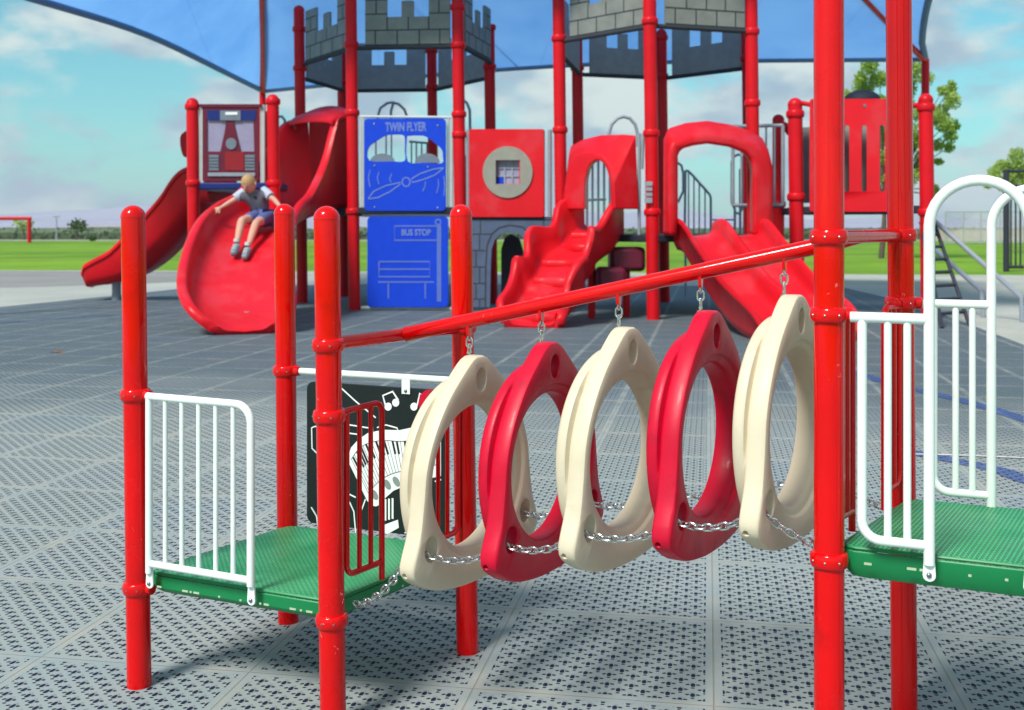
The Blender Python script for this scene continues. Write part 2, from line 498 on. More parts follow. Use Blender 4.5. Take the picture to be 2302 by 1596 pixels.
def arc(c, ax, ay, r, a0, a1, n=8):
    return [Vector(c) + Vector(ax) * r * math.cos(a0 + (a1 - a0) * i / n) + Vector(ay) * r * math.sin(a0 + (a1 - a0) * i / n) for i in range(n + 1)]


def catmull(pts, n=8, closed=False):
    pts = [Vector(p) for p in pts]; out = []; m = len(pts)
    for i in range(m if closed else m - 1):
        g = lambda k: pts[k % m] if closed else pts[min(max(k, 0), m - 1)]
        a, b, c, d = g(i - 1), g(i), g(i + 1), g(i + 2)
        for k in range(n):
            t = k / n
            out.append(0.5 * ((2 * b) + (c - a) * t + (2 * a - 5 * b + 4 * c - d) * t * t + (3 * b - a - 3 * c + d) * t ** 3))
    if not closed: out.append(pts[-1])
    return out


def rounded(pl, x0, y0, x1, y1, r, n=5, off=0.0):
    """rounded rectangle given by photo corners on a plane"""
    pts = []
    for cx, cy, a in ((x1 - r, y0 + r, -90), (x1 - r, y1 - r, 0), (x0 + r, y1 - r, 90), (x0 + r, y0 + r, 180)):
        for i in range(n + 1):
            t = R(a + 90 * i / n); pts.append(pl.at(cx + r * math.cos(t), cy + r * math.sin(t), off))
    return pts


def px(pl, pts, off=0.0): return [pl.at(x, y, off) for x, y in pts]


def oval(pl, cx, cy, rx, ry, n=28, off=0.0, a0=0, a1=360):
    full = abs(a1 - a0) >= 360
    return [pl.at(cx + rx * math.cos(R(a0 + (a1 - a0) * i / (n if full else n - 1))), cy + ry * math.sin(R(a0 + (a1 - a0) * i / (n if full else n - 1))), off) for i in range(n)]


def strokes(mb, pl, lines, w, off, th=0.004):
    """flat raised lines on a panel: one ribbon slab per polyline"""
    for l in lines:
        pts = [pl.at(x, y, off) for x, y in l]; left, right = [], []
        for i, p in enumerate(pts):
            d = (pts[min(i + 1, len(pts) - 1)] - pts[max(i - 1, 0)]).normalized(); s = pl.n.cross(d) * w / 2
            left.append(p + s); right.append(p - s)
        n = len(pts); o = [p + pl.n * th for p in left] + [p + pl.n * th for p in right]
        vs = left + right + o; fs = []
        for i in range(n - 1):
            fs += [(2 * n + i, 2 * n + i + 1, 3 * n + i + 1, 3 * n + i), (i, i + 1, 2 * n + i + 1, 2 * n + i), (n + i, 3 * n + i, 3 * n + i + 1, n + i + 1)]
        fs += [(0, 2 * n, 3 * n, n), (n - 1, 2 * n - 1, 4 * n - 1, 3 * n - 1)]
        mb.add(vs, fs)
    return mb


def text_on(pl, txt, cx, cy, h, off, m, parent, name='lettering', wscale=1.0, th=0.006):
    cu = bpy.data.curves.new(name, 'FONT'); cu.body = txt; cu.align_x = 'CENTER'; cu.align_y = 'CENTER'; cu.extrude = th / 2 / h; cu.offset = 0.028
    tmp = bpy.data.objects.new('tmp', cu); COL.objects.link(tmp)
    dg = bpy.context.evaluated_depsgraph_get()
    me = bpy.data.meshes.new_from_object(tmp.evaluated_get(dg)); bpy.data.objects.remove(tmp); bpy.data.curves.remove(cu)
    c = pl.at(cx, cy, off); t = pl.t if pl.t.x > 0 else -pl.t
    mw = Matrix((( t.x * h * wscale, 0, pl.n.x * h, c.x), (t.y * h * wscale, 0, pl.n.y * h, c.y), (0, h, 0, c.z), (0, 0, 0, 1)))
    me.transform(mw); me.materials.clear(); me.materials.append(m); me.name = name
    return obj(name, me, m, parent)

# ------------------------------------------------------------------ ground
def flat(name, pts, z, m):
    mb = MB(); mb.add([Vector((p[0], p[1], z)) for p in pts], [tuple(range(len(pts)))])
    o = struct(name, mb, m); return o


flat('lawn', [(-2500, -60), (2500, -60), (2500, 3500), (-2500, 3500)], -0.012, M['grass'])
flat('field', [(-2500, 150), (2500, 150), (2500, 3500), (-2500, 3500)], -0.006, M['scrub'])
cz = -0.008
far = [G(-900, 606), G(0, 607), G(430, 608), G(1100, 611), G(1900, 616), G(2302, 618), G(3200, 621)]
flat('concrete_path', [(-14, -6), (16, -6)] + [(p.x, p.y) for p in reversed(far)], cz, M['concrete'])
asp = [G(-900, 607.5), G(0, 608.5), G(455, 610), G(455, 630), G(300, 638), G(0, 646), G(-900, 672)]
flat('side_path', [(p.x, p.y) for p in reversed(asp)], cz + 0.004, M['asphalt'])
edge = [G(-1500, 850), G(0, 690), G(270, 663), G(440, 645), G(850, 638), G(1400, 640), G(1900, 647), G(2060, 684), G(2302, 775), G(2900, 1010)]
mat_pts = [(-9, -5), (8, -5)] + [(p.x, p.y) for p in reversed(edge)]
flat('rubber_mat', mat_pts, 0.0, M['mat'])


def stripe(name, pts, w, m, z=0.004):
    c = catmull([G(x, y) for x, y in pts], 10); l, r = [], []
    for i, p in enumerate(c):
        d = (c[min(i + 1, len(c) - 1)] - c[max(i - 1, 0)]).normalized(); s = Vector((-d.y, d.x, 0)) * w / 2
        l.append(p + s + Vector((0, 0, z))); r.append(p - s + Vector((0, 0, z)))
    mb = MB(); mb.grid([[a, b] for a, b in zip(l, r)], False)
    return struct(name, mb, m)


stripe('blue_line', [(1700, 775), (1850, 815), (2000, 862), (2160, 900), (2302, 943), (2600, 1040)], 0.17, M['paintblue'])
stripe('blue_line', [(2020, 1012), (2140, 1035), (2240, 1056), (2302, 1078), (2420, 1120)], 0.17, M['paintblue'])
stripe('blue_line', [(-200, 740), (0, 727), (215, 711), (420, 705)], 0.07, M['paintblue'])
stripe('white_line', [(2020, 1022), (2180, 1026), (2302, 1031), (2700, 1045)], 0.034, M['paintwhite'], 0.008)

# far hills: real ridges of terrain a few kilometres off
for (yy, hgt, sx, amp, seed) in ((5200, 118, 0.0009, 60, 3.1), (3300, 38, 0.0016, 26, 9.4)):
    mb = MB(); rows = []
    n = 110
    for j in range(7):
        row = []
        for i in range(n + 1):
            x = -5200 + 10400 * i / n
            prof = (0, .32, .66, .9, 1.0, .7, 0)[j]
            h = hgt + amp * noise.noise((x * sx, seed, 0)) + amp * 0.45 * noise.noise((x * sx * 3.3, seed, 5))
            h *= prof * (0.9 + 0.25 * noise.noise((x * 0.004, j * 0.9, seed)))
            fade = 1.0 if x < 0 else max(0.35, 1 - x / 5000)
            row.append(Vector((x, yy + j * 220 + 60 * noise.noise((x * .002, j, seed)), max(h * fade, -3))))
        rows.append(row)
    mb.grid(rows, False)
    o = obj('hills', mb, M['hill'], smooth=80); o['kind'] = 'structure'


# ------------------------------------------------------------------ foreground posts
PR = 0.0417


class Post:
    def __init__(s, base, top, zt): s.b = Vector(base); s.t = Vector(top); s.t.z = zt
    def at(s, z):
        k = (z - s.b.z) / (s.t.z - s.b.z); return s.b.lerp(s.t, k)


def post_part(pst, root, r=PR, mm='red', cap=True, collars=(), seg=32, name='post', dirs=None):
    L = (pst.t - pst.b).length
    mb = MB().lathe(pst.b, pst.t, [(0, r), (L * .25, r), (L * .5, r), (L * .75, r), (L - r * 0.95, r)], seg)
    o = obj(name, mb, M[mm], root)
    if cap:
        mb = MB().lathe(pst.b, pst.t, [(L - r * 1.05, r * 1.0), (L - r * 1.04, r * 1.035)] + [(L - r + r * 1.02 * math.sin(R(a)), r * 1.035 * math.cos(R(a))) for a in (0, 15, 30, 45, 58, 70, 80, 88)], seg)
        obj('cap', mb, M[mm], o)
    d = (pst.t - pst.b).normalized()
    for c in collars:
        z, lugs = c if isinstance(c, tuple) else (c, [])
        p = pst.at(z); h = r * 0.5
        prof = [(r * 0.45 + h * math.sin(R(a)), r * 1.10 + r * 0.17 * math.cos(R(a))) for a in range(-90, 91, 20)]
        prof = [(prof[0][0] - .001, r)] + prof + [(prof[-1][0] + .001, r)]
        mb = MB().lathe(p - d * r * 0.45, p + d, prof, seg)
        for lu in lugs:
            lu = Vector((lu[0], lu[1], 0)).normalized()
            mb.tube([p + lu * r * 1.0, p + lu * r * 1.55, p + lu * r * 1.6], [r * .52, r * .46, r * .36], 14)
        co = obj('collar', mb, M[mm], o)
        if seg > 20:
            mb = MB()
            for a in (-160, -118, -75, 20, 100):
                e = Vector((math.cos(R(a)), math.sin(R(a)), 0))
                mb.ball(p + e * r * 1.265, r * 0.085, seg=8, rings=5)
            obj('bolt', mb, M['bolt'], o)
    return o


def base(pxb, Z): return Vector(((pxb - CX) / F * Z, Z, 0))


A = Post(base(313, 3.90), P(299, 470, 3.90), 1.683)
B = Post(base(648, 4.535), P(639, 470, 4.535), 1.703)
Cp = Post(base(749, 3.575), P(734, 470, 3.575), 1.674)
D = Post(base(1051, 4.21), P(1036, 470, 4.21), 1.693)
E = Post(base(1864, 3.11), P(1863, 0, 3.11), 3.15)
Fp = Post(base(2033, 3.67), P(2016, 0, 3.67), 3.15)
uR = Vector((.916, -.40, 0))
Gp = Post(E.b + uR * .81, E.b + uR * .81, 3.15)
Ip = Post(Fp.b + uR * .81, Fp.b + uR * .81, 3.15)


def xy(a, b): return (b.b - a.b).to_2d()


def deck_part(q, zt, th, root, ch=0.058):
    """q: four posts in order; chamfered corners"""
    pts = []
    n = len(q)
    for i in range(n):
        p = q[i].b; a = (q[i - 1].b - p).normalized(); b = (q[(i + 1) % n].b - p).normalized()
        pts += [p + a * ch * 1.15 + b * .015, p + a * ch * .5 + b * ch * .5, p + b * ch * 1.15 + a * .015]
    up = Vector((0, 0, 1))
    mb = MB().slab([p + up * (zt - .012) for p in pts], up, .012)
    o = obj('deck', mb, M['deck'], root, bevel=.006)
    c = sum(pts, Vector()) / len(pts)
    rim = MB()
    outer = [p + up * (zt - .0125) for p in pts]; inner = [p.lerp(c, .03) + up * (zt - .0125) for p in pts]
    lo = [p - up * (th - .0125) for p in outer]; lo2 = [p.lerp(c, .05) - up * 0 for p in lo]
    rim.grid([outer, lo, lo2, inner], True, closed_v=True)
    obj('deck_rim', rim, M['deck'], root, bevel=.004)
    return pts


def slots(a, b, zt, off, root):
    """pale boxes drawn as punched slots along the rim between two posts"""
    mb = MB(); d = (b.b - a.b).normalized(); n = Vector((d.y, -d.x, 0))
    if n.y > 0: n = -n
    L = (b.b - a.b).length
    for k, w in ((.13, .010), (.27, .012), (.30, .004), (.33, .012), (.45, .004), (.56, .004), (.66, .004), (.69, .010), (.82, .012), (.86, .004), (.9, .012)):
        p = a.b + d * L * k + n * off + Vector((0, 0, zt - .036))
        mb.box(p, d * w, n * .0008, Vector((0, 0, .0032)))
    obj('rim_slots', mb, SLOT, root)


SLOT = mat('ground seen through slot', (0.42, 0.50, 0.34), 0.6)  # pale colour stands in for bright ground showing through the slots


def safety_rail(a, b, k0, k1, zt, zb, root, flip=False):
    d = b.b - a.b; L = d.length; d.normalize()
    if flip: k0, k1 = k1, k0
    p0 = a.b + d * L * k0; p1 = a.b + d * L * k1; up = Vector((0, 0, 1)); s = (p1 - p0).normalized(); r = .035
    mb = MB(); tr = .0085
    at = lambda p, z: p + up * z
    start = at(p0 - s * .03, zt - .012)
    path = [start, at(p0, zt - .005)] + [at(p1 - s * r, zt) + s * 0] + arc(at(p1 - s * r, zt - r), up, s, r, 0, math.pi / 2, 6) + [at(p1, zb - .06)]
    mb.tube(path, .0105, 12)
    path = [at(p0, zt - .008), at(p0, zb + r)] + arc(at(p0 + s * r, zb + r), -s, -up, r, 0, math.pi / 2, 6) + [at(p1, zb)]
    mb.tube(path, .0105, 12)
    for k in (.36, .68):
        q = p0.lerp(p1, k); mb.tube([at(q, zb), at(q, zt - .002)], tr, 10)
    return obj('safety_rail', mb, M['red'], root)


# ---- left platform
LP = thing('play_platform', 'low left platform on four short round topped red posts with a black music panel', 'play platform', (-.74, 4.05, 0))
dAC, dCD, dBD = xy(A, Cp), xy(Cp, D), xy(B, D)
post_part(A, LP, collars=((1.02, [dAC]), (.345, [dAC])))
post_part(B, LP, collars=((1.024, [dBD]), (.33, [dBD])))
post_part(Cp, LP, collars=((1.228, [dCD]), (1.0, [dCD]), (.345, [])))
post_part(D, LP, collars=((1.228, [-dCD]), (1.0, [-dCD]), (.345, [])))
deck_part([A, Cp, D, B], .40, .055, LP)
slots(A, Cp, .40, .0165, LP)
slots(Cp, D, .40, .0165, LP)
d = (Cp.b - A.b); L = d.length; d.normalize(); up = Vector((0, 0, 1)); n = Vector((d.y, -d.x, 0)); n = n if n.y < 0 else -n
q = lambda s, z: A.b + d * s + n * .024 + up * z
s1 = .619 * L; sL = .082 * L; r = .06
mb = MB()
mb.tube([q(.058, 1.021), q(s1 - r, 1.018)] + arc(q(s1 - r, 1.018 - r), up, d, r, 0, math.pi / 2, 7) + [q(s1, .42)], .0135, 14)
mb.tube([q(sL, 1.02), q(sL, .41)], .0125, 14)
mb.tube([q(sL, .442), q(s1, .438)], .0125, 14)
for k in range(1, 6):
    s = sL + (s1 - sL) * k / 6; mb.tube([q(s, .442), q(s, 1.019)], .0085, 12)
for s in (sL, s1):
    mb.slab([q(s + .0155 * math.cos(R(a)), .371 + .0155 * math.sin(R(a))) - n * .008 for a in range(180, 361, 20)] + [q(s + .012, .425) - n * .008, q(s - .012, .425) - n * .008], n, .007)
wr = obj('railing', mb, M['white'], LP, label='white side railing of five thin bars')
mb = MB()
for s in (sL, s1): mb.ball(q(s, .372) + n * .001, .007, .005, .007, 10, 6)
obj('bolt', mb, M['bolt'], wr)
safety_rail(Cp, D, .085, .325, 1.012, .47, LP)
safety_rail(Cp, D, .675, .915, 1.012, .47, LP, flip=True)

# music panel on the far side
PM = Plane(B.b, D.b)
mb = MB(); uB = PM.n
mb.tube([PM.pt(.05, 1.024), PM.pt(PM.L - .05, 1.024)], .0135, 14)
mr = obj('panel_rail', mb, M['white'], LP)
u0, u1 = .115 * PM.L, .90 * PM.L
ol = []
for cu_, cz_, a in ((u1 - .03, .985 - .03, 0), (u0 + .03, .985 - .03, 90), (u0 + .03, .445, 180), (u1 - .03, .445, 270)):
    for i in range(5):
        t = R(a + 90 * i / 4); ol.append(PM.pt(cu_ + .03 * math.cos(t), cz_ + .03 * math.sin(t), -.008))
mp_ = obj('music_panel', MB().slab(ol, PM.n, .014), M['black'], LP, bevel=.002, label='black music panel with white piano keys and notes')
O_ = .0062
mb = MB()
for k in (.2, .68): mb.box(PM.pt(PM.L * k, .992, .010), PM.t * .018, PM.n * .002, up * .030)
obj('bracket', mb, M['white'], mp_)
mb = MB()
for k in (.2, .68): mb.ball(PM.pt(PM.L * k, .974, .013), .007, .005, .007, 10, 6)
obj('bolt', mb, M['bolt'], mp_)
# white keyboard body
kb = [(784, 1025), (790, 1006), (806, 988), (828, 973), (862, 966), (898, 967), (930, 960), (965, 950), (992, 950), (992, 1070), (950, 1078), (910, 1092), (885, 1103), (868, 1118), (855, 1134), (846, 1138), (836, 1136), (826, 1125), (806, 1083), (786, 1042)]
kbo = obj('keyboard', MB().slab(px(PM, kb, O_), PM.n, .003), M['art'], mp_)
mb = MB()
top = catmull([Vector((x, y, 0)) for x, y in ((790, 1032), (806, 1010), (828, 996), (862, 990), (900, 992), (935, 988), (985, 978))], 8)
lo = catmull([Vector((x, y, 0)) for x, y in ((828, 1108), (842, 1092), (860, 1076), (884, 1064), (910, 1058), (945, 1052), (985, 1044))], 8)
for i in range(0, len(top), 2):
    a, b = top[i], lo[i]
    strokes(mb, PM, [[(a.x, a.y), (b.x, b.y)]], .0014, O_ + .003, .001)
strokes(mb, PM, [[(p.x, p.y) for p in top]], .002, O_ + .003, .001)
strokes(mb, PM, [[(p.x, p.y) for p in lo]], .002, O_ + .003, .001)
obj('key_line', mb, M['ink'], kbo)
mb = MB()
for i in range(2, len(top) - 1, 2):
    if (i // 2) % 7 in (2, 6): continue
    a, b = top[i], top[i].lerp(lo[i], .42)
    strokes(mb, PM, [[(a.x + 1.5, a.y), (b.x + 1.5, b.y)]], .0085, O_ + .003, .0016)
obj('black_key', mb, M['ink'], kbo)
for (x, y) in ((842, 1112), (871, 1089), (891, 1082), (921, 1074), (949, 1070)):
    o = [PM.at(x + 7.5 * math.cos(t) + 3 * math.sin(t), y + 11 * math.sin(t) + 1.5 * math.cos(t), O_ + .003) for t in [2 * math.pi * i / 20 for i in range(20)]]
    obj('sound_button', MB().slab(o, PM.n, .002), M['artgrey'], kbo)
mb = MB()
for hx, hy in ((873, 914), (890, 905), (931, 914)):
    mb.slab(oval(PM, hx, hy, 8, 9, 18, O_), PM.n, .002)
strokes(mb, PM, [[(867, 911), (861, 889), (883, 880), (896, 900)]], .007, O_, .002)
strokes(mb, PM, [[(938, 912), (944, 884), (958, 896)]], .006, O_, .002)
obj('music_note', mb, M['art'], mp_)
mb = MB()
strokes(mb, PM, [[(765, 870), (800, 902), (845, 939)], [(700, 962), (709, 958), (724, 966)], [(701, 963), (702, 1008), (712, 1018), (728, 1028)],
                 [(780, 954), (830, 962)], [(780, 973), (810, 977)], [(848, 961), (868, 955), (893, 962), (895, 968)], [(784, 1110), (800, 1118)],
                 [(786, 1128), (796, 1150), (800, 1198)], [(812, 1198), (812, 1150), (822, 1122)], [(700, 1140), (712, 1160), (716, 1190)],
                 [(983, 1050), (992, 1056)], [(978, 1082), (992, 1078)], [(910, 1198), (922, 1190), (930, 1200), (944, 1192)]], .005, O_, .002)
strokes(mb, PM, [[(867 + 8 * i, 1122 - i), (867 + 8 * i, 1170 - 2 * i)] for i in range(3)], .008, O_, .002)
mb.slab(px(PM, [(863, 1180), (895, 1168), (897, 1186), (872, 1200), (864, 1198)], O_), PM.n, .002)
obj('line_art', mb, M['art'], mp_)
obj('drum', MB().slab(oval(PM, 968, 905, 26, 30, 26, O_), PM.n, .004), M['ringred'], mp_, label='round red drum disc')

# ---- right platform
RP = thing('play_platform', 'taller right platform on tall red posts with two arched white railings', 'play platform', (1.5, 3.3, 0))
dEF = xy(E, Fp)
post_part(E, RP, collars=((1.578, [dEF]), (1.361, [uR, dEF]), (.678, [])))
post_part(Fp, RP, collars=((1.580, [-dEF]), (1.357, [uR, -dEF]), (.672, [])))
post_part(Gp, RP, collars=(1.36, .678))
post_part(Ip, RP, collars=(1.36, .678))
deck_part([E, Gp, Ip, Fp], .717, .058, RP)
slots(E, Gp, .717, .0165, RP)
safety_rail(E, Fp, .085, .27, 1.352, .775, RP)
safety_rail(E, Fp, .70, .915, 1.352, .775, RP, flip=True)


def arch_rail(pst, root):
    n = Vector((uR.y, -uR.x, 0)).normalized(); n = n if n.y < 0 else -n
    q = lambda s, z: pst.b + uR * s + n * .022 + up * z
    mb = MB(); r = .123; c = .2637 + r
    mb.tube([q(.2637, .70), q(.2637, 1.15), q(.2637, 1.606)] + arc(q(c, 1.606), -uR, up, r, 0, math.pi, 18) + [q(c + r, 1.2), q(c + r, .70)], .0147, 16)
    mb.tube([q(.06, 1.358), q(.2637, 1.358)], .0145, 14)
    mb.tube([q(c + r, 1.358), q(.81 - .05, 1.358)], .0145, 14)
    mb.tube([q(.0907, 1.358), q(.0907, .80)] + arc(q(.0907 + .05, .80), -uR, -up, .05, 0, math.pi / 2, 6) + [q(.2637, .75)], .0132, 14)
    for s in (.158, .208): mb.tube([q(s, .75), q(s, 1.358)], .0105, 12)
    for s in (c + r + .06, c + r + .12): mb.tube([q(s, .75), q(s, 1.358)], .0105, 12)
    mb.tube([q(c + r, .75), q(.81 - .1, .75)], .0132, 12)
    for s in (.2637, c + r):
        mb.slab([q(s + .0165 * math.cos(R(a)), .671 + .0165 * math.sin(R(a))) - n * .006 for a in range(180, 361, 20)] + [q(s + .0135, .72) - n * .006, q(s - .0135, .72) - n * .006], n, .008)
    o = obj('arch_railing', mb, M['white'], root)
    mb = MB()
    for s in (.2637, c + r): mb.ball(q(s, .672) + n * .004, .0075, .006, .0075, 12, 6)
    obj('bolt', mb, M['bolt'], o)


arch_rail(E, RP)
arch_rail(Fp, RP)
mb = MB().tube([E.at(1.578), Fp.at(1.58)], .0205, 18)
cb = obj('crossbar', mb, M['red'], RP)
mb = MB().tube([Fp.at(1.58) + Vector((dEF.x, dEF.y, 0)).normalized() * k for k in (.0, .09, .098)], [.0205, .0205, .012], 14)
obj('end_cap', mb, M['red'], cb)

# ---- overhead beam
b0 = (Cp.b + D.b) / 2; b1 = (E.b + Fp.b) / 2; b0.z, b1.z = 1.232, 1.582
OB = thing('overhead_beam', 'sloping red overhead bar carrying the five hanging loops between both platforms', 'overhead beam', b0)
mb = MB().tube([Cp.at(1.23), D.at(1.23)], .0225, 18)
obj('crossbar', mb, M['red'], OB)
mb = MB().tube([b0, b0.lerp(b1, .02), b0.lerp(b1, .5), b0.lerp(b1, .93), b1], [.027, .0255, .0255, .0255, .017], 20)
bm_ = obj('beam', mb, M['red'], OB)

# ---- hanging loops
vR = Vector((.53, .848, 0)); nR = Vector((.848, -.53, 0))
out = [(0, .785), (.036, .780), (.092, .738), (.180, .655), (.252, .552), (.296, .445), (.312, .335), (.328, .238), (.352, .172), (.362, .153), (.365, .116), (.342, .084), (.252, .034), (.125, .007), (0, 0)]
ctl = [Vector((s, z, 0)) for s, z in out] + [Vector((-s, z, 0)) for s, z in reversed(out[1:-1])]
dense = catmull(ctl, 10, True)
ZC = .372; NA = 120


def radial(a):
    dx, dz = math.sin(a), math.cos(a); best = 0
    for i in range(len(dense)):
        p, q_ = dense[i], dense[(i + 1) % len(dense)]
        ex, ez = q_.x - p.x, q_.y - p.y; den = dx * ez - dz * ex
        if abs(den) < 1e-12: continue
        px_, pz_ = p.x, p.y - ZC
        t = (px_ * ez - pz_ * ex) / den; k = (px_ * dz - pz_ * dx) / den
        if t > 0 and -1e-6 <= k <= 1 + 1e-6: best = max(best, t)
    return best


rad = [radial(2 * math.pi * i / NA) for i in range(NA)]


def contour(kind, dist, w, shrink=0.0):
    """kind A: three lobed plate, B: oval flange, I: DIST outwards from the edge of the hole"""
    pts = []
    for i in range(NA):
        a = 2 * math.pi * i / NA; sx, sz = math.sin(a), math.cos(a)
        inn = 1 / math.sqrt((sx / .240) ** 2 + (sz / (.240 if sz > 0 else .258)) ** 2)
        o = rad[i]; ov = 1 / math.sqrt((sx / .318) ** 2 + (sz / (.345 if sz > 0 else .366)) ** 2)
        if kind == 'I': r_ = min(inn + dist, min(o, ov) - .016 - (.045 - dist) * .15)
        elif kind == 'B': r_ = ov - shrink
        else: r_ = o - shrink
        pts.append(Vector((w, r_ * sx, ZC + r_ * sz)))
    return pts


rings = [contour('A', 0, .010), contour('A', 0, .050), contour('A', 0, .058, .004), contour('A', 0, .061, .012),
         contour('I', .036, .061), contour('I', .030, .057), contour('I', .026, .048), contour('I', .012, .045), contour('I', .003, .038), contour('I', 0, .026), contour('I', 0, .0),
         contour('I', 0, -.026), contour('I', .005, -.038), contour('I', .018, -.042), contour('B', 0, -.042, .018), contour('B', 0, -.039, .009), contour('B', 0, -.031, .002), contour('B', 0, -.012),
         contour('B', 0, -.003, .003), contour('A', 0, .0, .010), contour('A', 0, .004, .003)]
rb = MB(); rb.grid(rings, True, closed_v=True)
ring_me = rb.mesh('ring_body', None, 40)
tmp = bpy.data.objects.new('tmp', ring_me); COL.objects.link(tmp)
cut = MB()
for s, z, w, rx, rz in ((0, .703, .064, .031, .042), (-.275, .178, .064, .036, .044), (.275, .178, .064, .036, .044)):
    cut.ball((w, s, z), .046, rx, rz, 24, 14)
for sg in (-1, 1):
    e = Vector((0, sg * .6, -.45)).normalized(); c = Vector((.022, sg * .372, .098))
    cut.tube([c - e * .03, c + e * .04], .010, 12)
co_ = bpy.data.objects.new('tmpcut', cut.mesh('cut', None, 0)); COL.objects.link(co_)
bo = tmp.modifiers.new('b', 'BOOLEAN'); bo.object = co_; bo.operation = 'DIFFERENCE'; bo.solver = 'EXACT'
bv = tmp.modifiers.new('v', 'BEVEL'); bv.width = .003; bv.segments = 2; bv.limit_method = 'ANGLE'; bv.angle_limit = R(50)
dg = bpy.context.evaluated_depsgraph_get()
ring_me = bpy.data.meshes.new_from_object(tmp.evaluated_get(dg)); bpy.data.objects.remove(tmp); bpy.data.objects.remove(co_)
ring_me.polygons.foreach_set('use_smooth', [True] * len(ring_me.polygons)); ring_me.set_sharp_from_angle(angle=R(42))


def chain_mb(pts, ln=.036, wd=.0105, wr=.0032):
    """oval links strung along a curve"""
    mb = MB(); tot = 0; seg = []
    for a, b in zip(pts, pts[1:]): seg.append((b - a).length)
    tot = sum(seg); pitch = ln - 3.2 * wr; nl = max(2, round(tot / pitch)); pitch = tot / nl
    def at(dist):
        for (a, b), l in zip(zip(pts, pts[1:]), seg):
            if dist <= l or l == seg[-1] and (a, b) == (pts[-2], pts[-1]): return a.lerp(b, min(max(dist / l, 0), 1)), (b - a).normalized()
            dist -= l
        return pts[-1], (pts[-1] - pts[-2]).normalized()
    for i in range(nl):
        p, t = at((i + .5) * pitch)
        x = up.cross(t)
        x = Vector((1, 0, 0)) if x.length < .05 else x.normalized()
        x = (x - t * x.dot(t)).normalized(); y = t.cross(x)
        a = R(20 if i % 2 else 110); s = x * math.cos(a) + y * math.sin(a)
        h = ln / 2 - wd; lp = []
        for k in range(7): an = math.pi * k / 6; lp.append(p + t * (h + wd * math.sin(an)) + s * wd * math.cos(an))
        for k in range(7): an = math.pi + math.pi * k / 6; lp.append(p + t * (-h + wd * math.sin(an)) + s * wd * math.cos(an))
        mb.tube(lp, wr, 8, closed=True)
    return mb


def hang(a, b, sag, n=14): return [a.lerp(b, i / n) - up * sag * 4 * (i / n) * (1 - i / n) for i in range(n + 1)]


ring_spec = [(1055, 800, 'beige', 'beige hanging loop nearest the low left platform, the lowest of the five'),
             (1217, 770, 'ringred', 'crimson hanging loop between the lowest beige loop and the middle beige loop'),
             (1391, 737, 'beige', 'middle beige hanging loop, with a crimson loop on either side of it'),
             (1575, 700, 'ringred', 'crimson hanging loop between the middle beige loop and the highest beige loop'),
             (1763, 665, 'beige', 'highest beige hanging loop, half hidden behind the tall right post')]
loops = []
for i, (pxh, pya, mk, lab) in enumerate(ring_spec):
    k_ = (pxh - CX) / F; dx, dz = b1.x - b0.x, b1.y - b0.y
    t = (k_ * b0.y - b0.x) / (dx - k_ * dz)
    bp = b0.lerp(b1, t); za = EYE - (pya - HOR) / F * bp.y
    root = thing('hanging_loop', lab, 'climbing loop', (bp.x, bp.y, za - .78), 'loops hanging in a row from the overhead beam')
    sw = (0.0, .03, -.02, .02, -.01)[i]
    mw = Matrix.Translation((bp.x, bp.y, za - .78)) @ Matrix.Rotation(math.atan2(nR.y, nR.x) + sw, 4, 'Z') @ Matrix.Translation((0, -.016, .785 * .035)) @ Matrix.Diagonal((1, 1.04, .965, 1))
    me = ring_me.copy(); me.transform(mw); me.materials.clear(); me.materials.append(M[mk])
    obj('loop_body', me, None, root)
    zb = bp.z - .0255
    lug = MB(); a_ = (b1 - b0).normalized(); h_ = Vector((-a_.y, a_.x, 0)).normalized()
    ol = [bp + Vector((0, 0, -.0255)) + h_ * .018 * math.cos(R(x)) + up * (-.014 + .018 * math.sin(R(x))) for x in range(180, 361, 18)] + [bp + h_ * .02 - up * .014, bp - h_ * .02 - up * .014]
    lug.slab([p - a_ * .005 for p in ol], a_, .010)
    obj('lug', lug, M['red'], bm_)
    obj('hanger_chain', chain_mb([bp - up * .040, Vector((bp.x, bp.y, za + .012))], ln=.034), M['steel'], root)
    eb = MB().tube([Vector((bp.x, bp.y, za - .01)), Vector((bp.x, bp.y, za + .016))], .0055, 10)
    eb.tube([Vector((bp.x, bp.y, za - .004)), Vector((bp.x, bp.y, za + .003))], .012, 8)
    eb.tube([Vector((bp.x, bp.y, za + .012)) + h_ * .015, Vector((bp.x, bp.y, za + .012)) - h_ * .015], .004, 8)
    obj('eye_bolt', eb, M['steel'], root)
    loops.append((bp, za - .78, mw))


def lpt(i, w, s, z): return loops[i][2] @ Vector((w, s, z))


CG = 'chains linking the bottom corners of the loops'
names5 = ['lowest beige loop', 'left crimson loop', 'middle beige loop', 'right crimson loop', 'highest beige loop']


def step_chain(a, b, sag, lab):
    o = obj('step_chain', chain_mb(hang(a, b, sag)), M['steel']); tag(o, lab, 'chain', CG)


